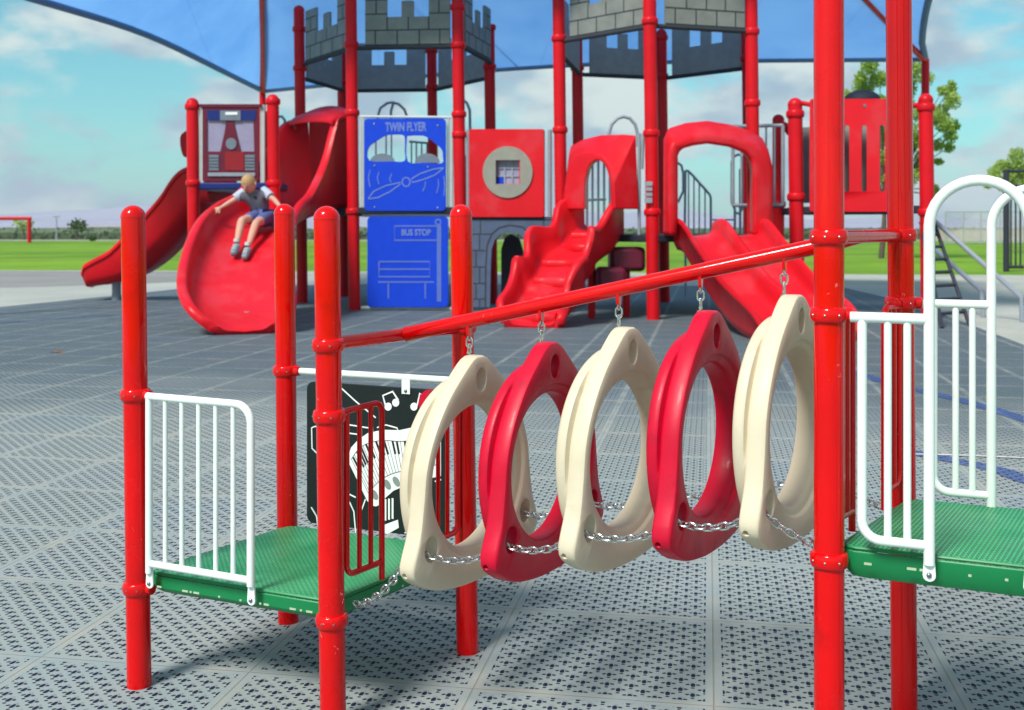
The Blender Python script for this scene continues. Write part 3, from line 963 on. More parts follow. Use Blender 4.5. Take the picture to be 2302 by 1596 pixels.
for sg, side in ((-1, 'near'), (1, 'far')):
    # recess of one loop to the back of the next
    for i in range(4):
        step_chain(lpt(i, .030, sg * .285, .165), lpt(i + 1, .004, sg * .335, .135), .020, f'steel chain on the {side} side between the {names5[i]} and the {names5[i + 1]}')
    e0 = Cp.b.lerp(D.b, .10 if sg < 0 else .9) + Vector((0, 0, .375)) + Vector((.02, -.006, 0))
    step_chain(e0, lpt(0, .004, sg * .35, .130), .03, f'steel chain on the {side} side from the low green deck to the lowest beige loop')
    e1 = E.b.lerp(Fp.b, .10 if sg < 0 else .9) + Vector((-.02, .006, .690))
    step_chain(lpt(4, .030, sg * .285, .165), e1, .02, f'steel chain on the {side} side from the highest beige loop to the tall green deck')

# ------------------------------------------------------------------ playground behind
BR = 0.118


def chute(path, hw, wall, th=.06, n=7, roll=.07, skirt=0.0, fil=.35, fm=.22):
    """swept open trough; path of floor centres, half width and wall height per control point"""
    c = catmull([Vector((*p, )) for p in path], n)
    pr = catmull([Vector((a, b, 0)) for a, b in zip(hw, wall)], n)
    rings = []
    for i, p in enumerate(c):
        t = (c[min(i + 1, len(c) - 1)] - c[max(i - 1, 0)]).normalized()
        s = t.cross(up); s.z = 0; s.normalize(); nn = s.cross(t).normalized()
        w, h = pr[i].x, max(pr[i].y, .02)
        f = min(fm, w * fil); fh = min(.09 + (fm - .22) * .35, h * .5)
        half = [(0, -.015), (w - f * 1.4, 0), (w - f * .6, fh * .25), (w - f * .2, fh), (w - .03, max(h * .55, fh + .01)), (w - .01, h - .02), (w + .012, h), (w + roll * .6, h + .01), (w + roll, h - .035), (w + roll - .005, h - .085)]
        und = [(w + .035, max(h - .10, -.05)), (w + .01, min(fh, h - .1) - th - skirt * .5), (w - f * .5, -th - skirt * .9), (0, -th - .015 - skirt)]
        prof = [(-x, z) for x, z in reversed(half[1:])] + half + und[:-1] + [und[-1]] + [(-x, z) for x, z in reversed(und[:-1])]
        wallup = nn.lerp(up, .5).normalized()
        rings.append([p + s * x + (wallup if z > 0 else nn) * z for x, z in prof])
    mb = MB(); mb.grid(rings, True, True, True)
    return mb


def arch_loft(lists):
    mb = MB(); mb.grid([[l[j] for l in lists] for j in range(len(lists[0]))], True, True, True); return mb


def pipes(paths, r, seg=8):
    mb = MB()
    for p in paths: mb.tube(p, r, seg)
    return mb


def bpost(pxc, Z, ytop, root, lean=.012, z0=0.0, r=BR, cap=True, collars=(), m='bgred', x=None):
    X = (pxc - CX) / F * Z if x is None else x
    zt = EYE - (ytop - HOR) / F * Z
    ps = Post((X, Z, z0), (X - lean * zt, Z, zt), zt)
    post_part(ps, root, r, m, cap, [(c, []) for c in collars], seg=18)
    return ps


def castle_panel(a, b, z0, root, back=False):
    side = -1 if back else 1
    d = Vector((b.x - a.x, b.y - a.y, 0)); L = d.length; t = d.normalized(); n = Vector((t.y, -t.x, 0)); n = n if n.y < 0 else -n
    w = L - .44; o = Vector((a.x, a.y, 0)) + t * .22
    pt = lambda u, z, off=0: o + t * (u * w) + up * (z0 + z) + n * off
    ol = [(0, 0), (1, 0), (1, 1.06), (.985, 1.08), (.76, 1.08), (.75, 1.06), (.75, .56), (.575, .56), (.575, .86), (.56, .875), (.44, .875), (.43, .86), (.43, .56), (.26, .56), (.26, 1.06), (.25, 1.08), (.015, 1.08), (0, 1.06)]
    po = obj('castle_panel', MB().slab([pt(u, z, -.025) for u, z in ol], n, .05), M['stoneback' if back else 'stone'], root)
    mb = MB()
    def line(p, q_):
        off = -.029 if back else .027
        a_, b_ = pt(*p, off), pt(*q_, off); dd = (b_ - a_).normalized(); s = n.cross(dd) * .011
        mb.slab([a_ + s, b_ + s, b_ - s, a_ - s], n, .002)
    line((0, .30), (1, .30)); line((0, .62), (.26, .62)); line((.75, .62), (1, .62)); line((0, .0125), (1, .0125))
    line((0, .90), (.26, .90)); line((.75, .90), (1, .90))
    for u in (.12, .38, .64, .88): line((u, .01), (u, .29))
    for u in (.26, .51, .75): line((u, .31), (u, .555))
    for u in (.13, .87): line((u, .63), (u, .89))
    obj('brick_joint', mb, M['joint'], po)
    obj('panel_rail', MB().tube([Vector((a.x, a.y, z0 - .04)), Vector((b.x, b.y, z0 - .04))], .045, 8), M['joint'], po)
    return po


def hexagon(pts, zt, th, root, grow=.1):
    c = sum((Vector((p.x, p.y, 0)) for p in pts), Vector()) / len(pts)
    ol = [Vector((p.x, p.y, 0)) + (Vector((p.x, p.y, 0)) - c).normalized() * grow + up * (zt - th) for p in pts]
    return obj('deck', MB().slab(ol, up, th), M['rubber'], root, bevel=.02)


def bar_panel(p, q_, z0, z1, nbar, root, m='grey', r=.03, rb=.018, name='railing'):
    """upright bar railing between two ground points"""
    p, q_ = Vector(p), Vector(q_); paths = [[p + up * z0, p + up * z1, q_ + up * z1, q_ + up * z0, p + up * z0]]
    mb = MB()
    for l in ([p + up * z0, q_ + up * z0], [p + up * z1, q_ + up * z1], [p + up * z0, p + up * z1], [q_ + up * z0, q_ + up * z1]): mb.tube(l, r, 8)
    for i in range(1, nbar + 1):
        k = p.lerp(q_, i / (nbar + 1)); mb.tube([k + up * z0, k + up * z1], rb, 8)
    return obj(name, mb, M[m], root)


# ---- tower behind the left half
DZ = 2.03
T1 = thing('castle_tower', 'left castle tower of tall red posts with grey battlements above two blue panels', 'play tower', (-2.6, 24.1, 0))
a1 = bpost(680, 24.2, 12, T1, collars=(5.95, 5.1, 2.1))
b1_ = bpost(797, 22.0, -60, T1, collars=(5.25, 3.9, 1.95), z0=0)
c1 = bpost(1037, 21.8, -60, T1, collars=(5.95, 5.2, 3.85, 3.45, 1.95))
d1 = bpost(1107, 24.0, 55, T1, collars=(5.95, 5.1))
e1_ = bpost(977, 26.2, 60, T1, collars=(5.8, 4.95))
f1 = bpost(775, 26.4, 60, T1, collars=(5.95, 5.1))
h1 = [p.b for p in (a1, b1_, c1, d1, e1_, f1)]
for i in range(6): castle_panel(h1[i], h1[(i + 1) % 6], 5.22 if i < 3 else 4.92, T1, i >= 3)
hexagon(h1, DZ, .13, T1)
PB = Plane(h1[1], h1[2])
fp = PB.n
mb = pipes([[PB.at(808, 262, .02), PB.at(1022, 264, .02)], [PB.at(812, 264, .02), PB.at(812, 466, .02)], [PB.at(817, 264, .02), PB.at(817, 466, .02)], [PB.at(1008, 264, .02), PB.at(1008, 466, .02)], [PB.at(1016, 264, .02), PB.at(1016, 466, .02)]], .028)
obj('panel_frame', mb, M['pale'], T1)
w1 = catmull([Vector((x, y, 0)) for x, y in ((829, 333), (845, 319), (868, 305), (890, 303), (906, 304), (911, 312), (911, 340), (910, 362), (880, 363), (831, 361))], 3, True)
w2 = catmull([Vector((x, y, 0)) for x, y in ((915, 312), (920, 306), (940, 305), (957, 307), (976, 320), (994, 337), (996, 352), (994, 367), (955, 366), (917, 363))], 3, True)
hl = [[PB.at(p.x, p.y, .06) for p in w] for w in (w1, w2)]
tf = obj('flyer_panel', MB().slab(rounded(PB, 820, 267, 1003, 474, 9, off=.06), fp, .05, hl), M['blue'], T1, label='blue play panel with two cut out windows and a propeller')
text_on(PB, 'TWIN FLYER', 912, 286, .24, .113, M['lettering'], tf, wscale=.60)
mb = MB()
lens = lambda sgn: [(828, 446), (840, 430), (868, 417), (900, 410), (900, 414), (878, 430), (850, 444), (828, 447)] if sgn < 0 else [(997, 377), (975, 380), (945, 390), (925, 402), (927, 410), (950, 404), (978, 393), (997, 378)]
strokes(mb, PB, [lens(-1), lens(1)], .022, .111)
strokes(mb, PB, [[(913 + 9 * math.cos(t), 409 + 10 * math.sin(t)) for t in [2 * math.pi * i / 14 for i in range(15)]]], .022, .111)
strokes(mb, PB, [[(832, 382), (828, 400), (832, 420)], [(852, 386), (848, 400), (852, 414)], [(881, 390), (876, 402), (879, 410)], [(957, 408), (955, 420), (950, 430)], [(985, 402), (986, 418), (981, 434)], [(998, 396), (1000, 420), (998, 440)]], .016, .111)
obj('propeller_art', mb, M['lettering'], tf)
for cx_ in (860, 961):
    o = oval(PB, cx_, 366, 28, 21, 16, .04, 180, 360)
    obj('steering_wheel', MB().slab(o, fp, .03), M['screen'], tf)
mb = MB()
for x, y in ((841, 279), (984, 283), (842, 373), (962, 376), (842, 466), (984, 468)): mb.ball(PB.at(x, y, .112), .022, .012, .022, 8, 5)
obj('bolt', mb, M['bolt'], tf)
bs = obj('bus_stop_panel', MB().slab(rounded(PB, 827, 487, 1008, 690, 9, off=.05), fp, .05), M['blue'], T1, label='blue play panel engraved with a bench and a stop sign')
text_on(PB, 'BUS STOP', 935, 523, .17, .103, M['lettering'], bs, wscale=.78)
mb = MB()
strokes(mb, PB, [[(982, 508), (887, 508), (887, 540), (982, 540)], [(852, 588), (966, 588), (966, 622), (852, 622), (852, 588)], [(852, 605), (966, 605)], [(850, 634), (976, 634)], [(873, 637), (873, 671), ], [(956, 637), (956, 671)]], .030, .101)
strokes(mb, PB, [[(987, 505), (987, 678)]], .085, .101)
strokes(mb, PB, [[(985 + 6 * math.cos(t), 499 + 6 * math.sin(t)) for t in [2 * math.pi * i / 14 for i in range(15)]]], .03, .1015)
obj('bench_art', mb, M['groove'], bs)
mb = pipes([[PB.at(815, 483), PB.at(1020, 483)], [PB.at(812, 692), PB.at(1022, 694)]], .04)
obj('panel_rail', mb, M['pale'], T1)
# grey hoops and bars at the back of the tower
PBk = Plane(h1[5], h1[4])
mb = pipes([[PBk.at(x, y) for x, y in ((848, 300), (849, 262), (855, 243), (870, 232), (882, 230), (896, 234), (909, 246), (915, 262), (916, 300))], [PBk.at(878, 300), PBk.at(879, 250), PBk.at(884, 232)]], .032)
for x in (925, 936, 948, 960): mb.tube([PBk.at(x, 320), PBk.at(x, 470)], .018, 8)
for x in (845, 868, 880): mb.tube([PBk.at(x, 300), PBk.at(x, 470)], .018, 8)
mb.tube([PBk.at(920, 318), PBk.at(966, 322)], .026, 8)
obj('back_railing', mb, M['grey'], T1)
mb = pipes([[P(x, y, 23.6) for x, y in ((1043, 226), (1050, 232), (1056, 248), (1057, 300), (1057, 470))], [P(x, y, 23.6) for x, y in ((1047, 350), (1047, 470))]], .03)
obj('hand_hoop', mb, M['grey'], T1)

# ---- link between the towers: square panel and stone arch wall
PL = Plane((c1.b.x + .1, c1.b.y), (1.0, 21.3))
SP = thing('porthole_panel', 'square red crawl panel with a round grey bezel and a small square window', 'play panel', PL.at(1145, 490))
sq = obj('panel', MB().slab(rounded(PL, 1058, 291, 1225, 488, 4, off=0.0), PL.n, .10, [px(PL, [(1115, 360), (1170, 360), (1170, 414), (1115, 414)])]), M['slide'], SP, bevel=.012)
obj('bezel', MB().slab(oval(PL, 1142, 387, 56, 58, 40, .102), PL.n, .03, [px(PL, [(1115, 360), (1170, 360), (1170, 414), (1115, 414)], .102)]), M['bubble'], SP)
PLb = Plane((c1.b.x + .1, c1.b.y + .35), (1.0, 21.65))
obj('window_pane', MB().slab(px(PL, [(1113, 358), (1172, 358), (1172, 416), (1113, 416)], -.035), PL.n, .03), M['glass'], SP)
mb = MB().slab(px(PL, [(1117, 398), (1133, 398), (1133, 414), (1117, 414)], -.004), PL.n, .012)
obj('window_block', mb, M['blue'], SP)
mb = MB()
for y in (378, 396): strokes(mb, PL, [[(1115, y), (1170, y)]], .03, -.003, .02)
for x in (1135, 1152): strokes(mb, PL, [[(x, 360), (x, 414)]], .03, -.002, .02)
obj('window_bar', mb, M['grey'], SP)
obj('panel_post', pipes([[PL.at(1236, 292), PL.at(1236, 486)], [PL.at(1052, 292), PL.at(1052, 486)]], .04), M['grey'], SP)
obj('panel_rail', pipes([[PL.at(1048, 491), PL.at(1245, 493)]], .05), M['joint'], SP)

SW = thing('stone_arch_wall', 'dark blue grey mock stone wall panel with a round topped crawl opening', 'play panel', PL.at(1150, 692))
ar = [(1103, 688), (1105, 600), (1107, 560), (1114, 540), (1126, 527), (1146, 521), (1168, 525), (1182, 538), (1190, 556), (1193, 600), (1193, 688)]
ol = [(1062, 690), (1062, 494), (1243, 494), (1243, 690), (1193, 690)] + list(reversed(ar)) + [(1103, 690)]
wl = obj('wall_panel', MB().slab(px(PL, ol, -.02), PL.n, .06), M['bluestone'], SW)
mb = MB()
ring_ = [(1091, 690), (1092, 600), (1095, 552), (1105, 527), (1122, 512), (1146, 506), (1174, 510), (1194, 526), (1204, 550), (1207, 600)]
strokes(mb, PL, [ring_], .03, .0405)
ys = [494, 526, 563, 600, 637, 672]
for i, y in enumerate(ys[1:]): strokes(mb, PL, [[(1062, y), (1090, y)], [(1209, y), (1243, y)]] if y > 530 else [[(1062, y), (1104, y)], [(1195, y), (1243, y)]], .022, .0407)
for i, (y0, y1) in enumerate(zip(ys, ys[1:] + [690])):
    xs = (1078, 1226) if i % 2 else (1070, 1218)
    if i == 0: xs = (1080, 1125, 1180, 1222)
    strokes(mb, PL, [[(x, y0 + 1), (x, y1 - 1)] for x in xs if y0 > 500 or not 1090 < x < 1204 or y1 < 515], .022, .0409)
obj('stone_joint', mb, M['joint'], wl)
PD = Plane((c1.b.x + .1, c1.b.y + 1.1), (1.0, 22.4))
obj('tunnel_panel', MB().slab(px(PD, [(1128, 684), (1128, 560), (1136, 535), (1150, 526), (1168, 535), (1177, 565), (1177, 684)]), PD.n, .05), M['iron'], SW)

# ---- tower behind the right half
T2 = thing('castle_tower', 'right castle tower whose nearest tall red post stands in front of grey battlements', 'play tower', (2.9, 22.1, 0))
a2 = bpost(1264, 21.3, -60, T2, collars=(5.25, 3.5, 1.95))
b2 = bpost(1469, 19.7, -60, T2, collars=(5.28, 3.3, 1.9))
c2 = bpost(1697, 20.3, -60, T2, collars=(5.2, 3.9))
d2 = bpost(1687, 22.8, 20, T2, collars=(5.1,))
e2 = bpost(1494, 24.4, 65, T2, collars=(5.8, 4.95))
f2 = bpost(1304, 23.8, 40, T2, collars=(5.05,))
h2 = [p.b for p in (a2, b2, c2, d2, e2, f2)]
for i in range(6): castle_panel(h2[i], h2[(i + 1) % 6], 5.24 if i < 2 else 4.95, T2, i >= 2)
hexagon(h2, 1.5, .13, T2)
mb = pipes([[P(x, y, 21.2) for x, y in ((1368, 330), (1369, 300), (1375, 280), (1388, 266), (1402, 262), (1416, 266), (1428, 280), (1433, 300), (1434, 330))]], .032)
obj('hand_hoop', mb, M['grey'], T2)
mb = pipes([[P(x, y, 19.9) for x, y in ((1437, 300), (1437, 540))], [P(x, y, 19.9) for x, y in ((1443, 380), (1446, 300))]], .03)
obj('side_rail', mb, M['grey'], T2)
mb = MB()
for y, hh in ((413, 10), (425, 8), (437, 8), (450, 12)): mb.slab([P(1449, y - hh / 2, 19.55), P(1466, y - hh / 2, 19.55), P(1466, y + hh / 2, 19.55), P(1449, y + hh / 2, 19.55)], Vector((0, -1, 0)), .02)
obj('notice_plate', mb, M['grey'], T2)
# railings seen through the openings
PK = Plane(h2[5], h2[4])
mb = pipes([[PK.at(1320, 370), PK.at(1320, 540)], [PK.at(1332, 360), PK.at(1332, 540)], [PK.at(1345, 352), PK.at(1345, 540)], [PK.at(1358, 356), PK.at(1358, 540)], [PK.at(1371, 370), PK.at(1371, 540)], [PK.at(1312, 450), PK.at(1362, 448)]], .026)
obj('back_railing', mb, M['grey'], T2)

SR = thing('stair_railing', 'grey sloping stair railing seen through the arch of the double slide', 'railing', P(1570, 525, 26.5))
tops = [(1541, 383), (1548, 385), (1560, 397), (1572, 411), (1585, 425), (1596, 438)]
mb = pipes([[P(1522, 365, 26), P(1532, 372, 26), P(1536, 390, 26), P(1536, 430, 26), P(1524, 455, 26)], [P(x, y, 26.5) for x, y in tops] + [P(1598, 446, 26.5), P(1598, 530, 26.5)], [P(1541, 383, 26.5), P(1539, 540, 26.5)]], .03)
obj('handrail', mb, M['grey'], SR)
mb = MB()
for x, y in tops[1:-1]: mb.tube([P(x, y, 26.5), P(x, 530, 26.5)], .018, 8)
mb.tube([P(1538, 528, 26.5), P(1600, 528, 26.5)], .024, 8); mb.tube([P(1598, 494, 26.5), P(1650, 494, 26.5)], .02, 8)
for x in (1541, 1598): mb.tube([P(x, 528, 26.5), G(x, 0, 0) if False else Vector((P(x, 528, 26.5).x, 26.5, 0))], .03, 8)
obj('baluster', mb, M['grey'], SR)
SR2 = thing('stair_railing', 'narrow upright grey handrail loop beside the right leg of the slide arch', 'railing', P(1660, 525, 25))
mb = pipes([[P(x, y, 25) for x, y in ((1652, 530), (1652, 470), (1645, 455), (1645, 365), (1650, 352), (1660, 347), (1668, 352), (1668, 470), (1662, 480), (1652, 478))], [P(1668, 375, 25), P(1676, 395, 25), P(1690, 402, 25)], [P(1664, 380, 25), P(1664, 530, 25)]], .03)
obj('handrail', mb, M['grey'], SR2)
mb = MB()
for x in (1672, 1682): mb.tube([P(x, 395, 25), P(x, 530, 25)], .018, 8)
for x in (1652, 1682): mb.tube([P(x, 528, 25), Vector((P(x, 528, 25).x, 25, 0))], .03, 8)
obj('baluster', mb, M['grey'], SR2)

# ---- curved slide with the boy
CS = thing('curved_slide', 'broad curving red slide with a tall hooded entrance and a boy sliding down', 'slide', (-4.3, 18, 0))
path = [(742, 462, 23.0), (700, 467, 22.6), (660, 475, 22.0), (618, 489, 21.2), (584, 512, 20.4), (558, 548, 19.6), (541, 594, 18.9), (531, 644, 18.25), (531, 689, 17.7), (539, 712, 17.3), (546, 726, 17.05), (549, 736, 16.92), (550, 744, 16.86)]
pp = [P(*p) for p in path]
hw = [.60, .60, .62, .66, .70, .72, .74, .75, .76, .74, .66, .52, .36]
wl_ = [1.85, 1.72, .95, .50, .46, .48, .46, .43, .38, .32, .24, .16, .08]
obj('chute', chute(pp, hw, wl_, th=.09, n=9, roll=.15, fil=.5, fm=.42), M['slide'], CS, smooth=60)
# hood roof over the entrance
t_ = (pp[1] - pp[0]).normalized(); s_ = t_.cross(up).normalized()
rg = []
for k, (dd, ww, hh, rise) in enumerate(((-.12, .70, 1.80, .20), (.1, .70, 1.84, .22), (.45, .72, 1.78, .16), (.62, .73, 1.70, .10))):
    c = pp[0] + t_ * dd; arc_o = []
    for i in range(13):
        a = math.pi * i / 12; arc_o.append(c - s_ * ww * math.cos(a) + up * (hh + rise * math.sin(a)))
    arc_i = [p - up * .06 for p in reversed(arc_o)]
    rg.append(arc_o + arc_i)
mb = MB(); mb.grid(rg, True, True, True)
obj('hood', mb, M['slide'], CS, smooth=50)
w0 = pp[0] + s_ * .60
mb = MB().slab([w0 - up * .1, w0 - t_ * .95 - up * .1, w0 - t_ * .95 + up * 1.72, w0 + up * 1.86], s_, .06)
obj('hood_wall', mb, M['slide'], CS, bevel=.02)
obj('support_leg', pipes([[P(556, 700, 17.6), Vector((P(556, 700, 17.6).x, 17.6, 0))], [P(545, 640, 18.6), Vector((P(545, 640, 18.6).x, 18.6, 0))]], .06, 12), M['grey'], CS)
mb = MB()
for k in range(7): mb.ball(P(679, 572 + 18 * k, 22.6), .025, seg=8, rings=5)

# ---- fire engine tower on the left
FT = thing('fire_panel_platform', 'left platform with a maroon fire engine window panel between two short red posts', 'play platform', (-5.6, 21.8, 0))
g1 = bpost(438, 21.8, 220, FT, collars=(4.0, 2.5))
g2 = bpost(619, 21.8, 212, FT, collars=(4.1, 2.5))
bpost(436, 24.2, 250, FT, collars=(2.5,)); bpost(604, 24.2, 250, FT, collars=(2.5,))
PF = Plane(g1.b, g2.b)
obj('deck', MB().slab([Vector((x, y, 2.38)) for x, y in ((-6.25, 21.75), (-4.6, 21.75), (-4.6, 24.2), (-6.25, 24.2))], up, .13), M['darkblue'], FT, bevel=.02)
wins = [[(467, 265), (510, 265), (510, 275), (506, 300), (497, 341), (467, 341)], [(528, 265), (571, 265), (573, 341), (543, 341), (534, 305), (528, 280)]]
fe = obj('fire_panel', MB().slab(rounded(PF, 457, 236, 583, 407, 3, off=.0), PF.n, .06, [px(PF, w) for w in wins]), M['maroon'], FT, label='maroon panel shaped as a vehicle front with two windows')
obj('top_bar', MB().box(PF.at(520, 238, .03), PF.t * .60, PF.n * .05, up * .03), M['maroon'], fe)
obj('screen', MB().slab(px(PF, [(466, 248), (575, 248), (575, 270), (466, 270)], .061), PF.n, .012), M['darkblue'], fe)
obj('display', MB().slab(px(PF, [(495, 248.5), (541, 248.5), (541, 270.5), (495, 270.5)], .073), PF.n, .012), M['screen'], fe)
obj('light_bar', MB().slab(px(PF, [(507, 252), (534, 252), (534, 258), (507, 258)], .086), PF.n, .008), M['art'], fe)
for w in wins: obj('pane', MB().slab(px(PF, w, .02), PF.n, .01), M['glass'], fe)
obj('round_gauge', MB().slab(oval(PF, 520, 323, 12, 13, 22, .061), PF.n, .02), M['screen'], fe)
for x0 in (470, 551): obj('grille', MB().slab(px(PF, [(x0, 348), (x0 + 22, 348), (x0 + 22, 383), (x0, 383)], .061), PF.n, .012), M['screen'], fe)
mb = MB()
for x0 in (470, 551):
    for y in (355, 362, 369, 376): strokes(mb, PF, [[(x0, y), (x0 + 22, y)]], .014, .0735, .006)
obj('grille_slot', mb, M['joint'], fe)
obj('radiator', MB().slab(px(PF, [(506, 341), (549, 341), (549, 383), (506, 383)], .061), PF.n, .012), mat('dull red paint', (0.26, 0.012, 0.02), .45), fe)
obj('bumper', MB().slab(px(PF, [(468, 388), (574, 388), (574, 396), (468, 396)], .061), PF.n, .03), M['grey'], fe)
obj('side_rail', pipes([[PF.at(451, 240), PF.at(451, 414)], [PF.at(456, 240), PF.at(456, 414)], [PF.at(588, 236), PF.at(588, 414)], [PF.at(593, 236), PF.at(593, 414)]], .03), M['pale'], FT)
mb = pipes([[P(x, y, 23) for x, y in ((622, 262), (634, 262), (640, 270), (641, 300), (641, 330))], [P(648, 285, 23), P(658, 278, 23), P(664, 290, 23)]], .03)
obj('hand_hoop', mb, M['grey'], FT)

LS = thing('straight_slide', 'long dark red slide running down to the left onto the pale path', 'slide', (-8, 24, 0))
lp = [(500, 424, 24.2), (455, 428, 24.4), (415, 478, 24.6), (370, 530, 24.8), (328, 570, 25.0), (292, 594, 25.1), (252, 605, 25.15), (212, 611, 25.2), (196, 616, 25.2)]
obj('chute', chute([P(*p) for p in lp], [.5, .5, .52, .54, .55, .55, .52, .46, .34], [.5, .45, .42, .42, .42, .40, .30, .16, .06], th=.14, n=7, roll=.08, skirt=.17), M['bgred'], LS, smooth=60)
obj('support_leg', pipes([[P(262, 618, 25.1), Vector((P(262, 618, 25.1).x, 25.1, 0))]], .10, 14), M['grey'], LS)
mb = MB(); rr = catmull([P(x, y, 24.0) for x, y in ((416, 352), (409, 330), (409, 308), (417, 298), (427, 296), (432, 320), (428, 350))], 5, True)
obj('side_wing', MB().slab(rr, Vector((0, -1, 0)), .12), M['slide'], LS, bevel=.03)

# ---- rock climber with arched hood
RC = thing('rock_climber', 'red moulded climbing ramp with hand holes under an arched hood', 'climber', (1.0, 19.4, 0))
PC = Plane(h2[0], h2[1])
of = [(1266, 470), (1267, 440), (1272, 405), (1281, 370), (1295, 350), (1325, 341), (1354, 350), (1371, 372), (1381, 410), (1384, 470)]
ob = [(1272, 470), (1274, 430), (1276, 380), (1279, 345), (1283, 328), (1310, 313), (1351, 303), (1400, 301), (1430, 303), (1437, 470)]
if_ = [(1313, 470), (1313, 440), (1315, 405), (1321, 380), (1330, 365), (1343, 358), (1357, 365), (1366, 383), (1372, 410), (1374, 470)]
ib = [(1322, 470), (1322, 440), (1323, 405), (1328, 380), (1336, 368), (1347, 360), (1358, 367), (1366, 385), (1372, 410), (1374, 470)]
obj('hood', arch_loft([px(PC, of, .62), px(PC, ob, .08), px(PC, ib, .08), px(PC, if_, .62)]), M['slide'], RC, smooth=60, bevel=.07, seg=3)
rp = [(1356, 514, 20.6), (1342, 521, 20.35), (1322, 540, 20.05), (1298, 562, 19.75), (1268, 592, 19.4), (1252, 624, 19.05), (1240, 656, 18.75), (1212, 692, 18.4), (1200, 720, 18.15), (1196, 732, 18.0)]
rch = obj('chute', chute([P(*p) for p in rp], [.40, .44, .50, .44, .54, .46, .55, .48, .50, .40], [.80, .66, .66, .44, .64, .40, .60, .36, .34, .12], th=.14, n=8, roll=.12, skirt=.1), M['slide'], RC, smooth=60)
cc = catmull([P(*p) for p in rp], 8)
for k in (12, 22, 32, 42, 52, 61):
    p = cc[k]; t_ = (cc[k + 1] - cc[k - 1]).normalized(); s_ = t_.cross(up).normalized(); f_ = s_.cross(up) * -1
    if f_.dot(t_) < 0: f_ = -f_
    c0 = p - f_ * .02 + up * .02; rg = []
    for j in range(9):
        x = -.36 + .72 * j / 8; bl = .13 + .05 * math.cos(j * math.pi / 4 + k)
        rg.append([c0 + s_ * x + f_ * (-.16) + up * .04, c0 + s_ * x + f_ * (bl - .04) + up * .05, c0 + s_ * x + f_ * bl + up * .01, c0 + s_ * x + f_ * bl - up * .07, c0 + s_ * x + f_ * (bl - .05) - up * .16, c0 + s_ * x - f_ * .16 - up * .18])
    mb = MB(); mb.grid(rg, True, True, True)
    obj('step', mb, M['slide'], rch, smooth=60)
mb = MB()
for (x, y, Z) in ((1178, 624, 18.6), (1290, 545, 19.6), (1248, 610, 19.1)):
    pass
mb = MB().box(P(1408, 582, 20.3), (.32, 0, 0), (0, .3, 0), (0, 0, .22)); mb.box(P(1372, 625, 19.9), (.26, 0, 0), (0, .3, 0), (0, 0, .20))
st = obj('step_block', mb, M['maroon'], RC, bevel=.08)  # maroon in place of red puts shadow into the blocks' colour
obj('support_leg', pipes([[P(1330, 560, 20.0), Vector((P(1330, 560, 20.0).x, 20.0, 0))], [P(1408, 600, 20.3), Vector((P(1408, 600, 20.3).x, 20.3, 0))]], .07, 12), M['bgred'], RC)

# ---- double slide
DS = thing('double_slide', 'red double slide with two lanes and a wide arched hood', 'slide', (4.2, 18.2, 0))
PS = Plane(h2[1], h2[2])
of = [(1503, 530), (1503, 345), (1511, 321), (1545, 309), (1590, 303), (1650, 311), (1700, 327), (1728, 347), (1738, 380), (1738, 530)]
ob = [(1489, 530), (1490, 310), (1500, 285), (1540, 273), (1589, 268), (1640, 276), (1686, 290), (1712, 306), (1726, 330), (1728, 530)]
if_ = [(1524, 530), (1524, 350), (1530, 335), (1560, 327), (1590, 323), (1640, 330), (1670, 341), (1688, 356), (1693, 385), (1693, 530)]
ib = [(1524, 530), (1524, 350), (1530, 335), (1560, 327), (1590, 323), (1636, 330), (1664, 341), (1680, 356), (1684, 385), (1684, 530)]
obj('hood', arch_loft([px(PS, of, .55), px(PS, ob, .05), px(PS, ib, .05), px(PS, if_, .55)]), M['slide'], DS, smooth=60, bevel=.09, seg=3)
hd = Vector((.15, -.9887, 0)); sdv = Vector((.9887, .15, 0)); o0 = PS.at(1612, 528, .3); o0.z = 2.0
prof = [(-.1, 1.50), (.35, 1.44), (1.0, 1.12), (1.7, .80), (2.3, .54), (2.9, .36), (3.4, .27), (3.8, .22), (4.05, .10)]
for j, off in enumerate((-.40, .40)):
    cpth = [Vector((o0.x, o0.y, 0)) + hd * s + sdv * off + up * z for s, z in prof]
    obj('chute', chute(cpth, [.36] * 7 + [.34, .28], [.24, .32, .34, .34, .34, .34, .30, .2, .08], th=.16, n=6, roll=.06, skirt=.12), M['slide'], DS, smooth=60)
obj('support_leg', pipes([[Vector((o0.x, o0.y, 0)) + hd * 3.6 + up * .3, Vector((o0.x, o0.y, 0)) + hd * 3.6], [Vector((o0.x, o0.y, 0)) + hd * 1.4 + up * 1.2, Vector((o0.x, o0.y, 0)) + hd * 1.4]], .07, 12), M['bgred'], DS)

# ---- slotted panel platform on the right
SPt = thing('slotted_platform', 'right platform with a slotted red panel between two short red posts', 'play platform', (6.6, 21.5, 0))
k1 = bpost(1793, 20.8, 220, SPt, collars=(3.75, 2.2), r=.135)
k2 = bpost(2087, 19.7, 210, SPt, collars=(3.75, 1.9), r=.125)
PR_ = Plane(k1.b, k2.b)
bk = Vector((0, 1.5, 0))
for q_ in (k1, k2):
    ps = Post(q_.b + bk, q_.b + bk, 3.9); post_part(ps, SPt, BR, 'bgred', True, [(2.1, [])], seg=18)
slot = lambda x: [(x - 6, 287), (x - 4, 282), (x + 4, 282), (x + 6, 287), (x + 6, 426), (x + 4, 431), (x - 4, 431), (x - 6, 426)]
sp_ = obj('slotted_panel', MB().slab(rounded(PR_, 1822, 223, 2052, 476, 7), PR_.n, .07, [px(PR_, slot(x)) for x in (1866, 1905, 1944, 1985, 2022)]), M['slide'], SPt, bevel=.012)
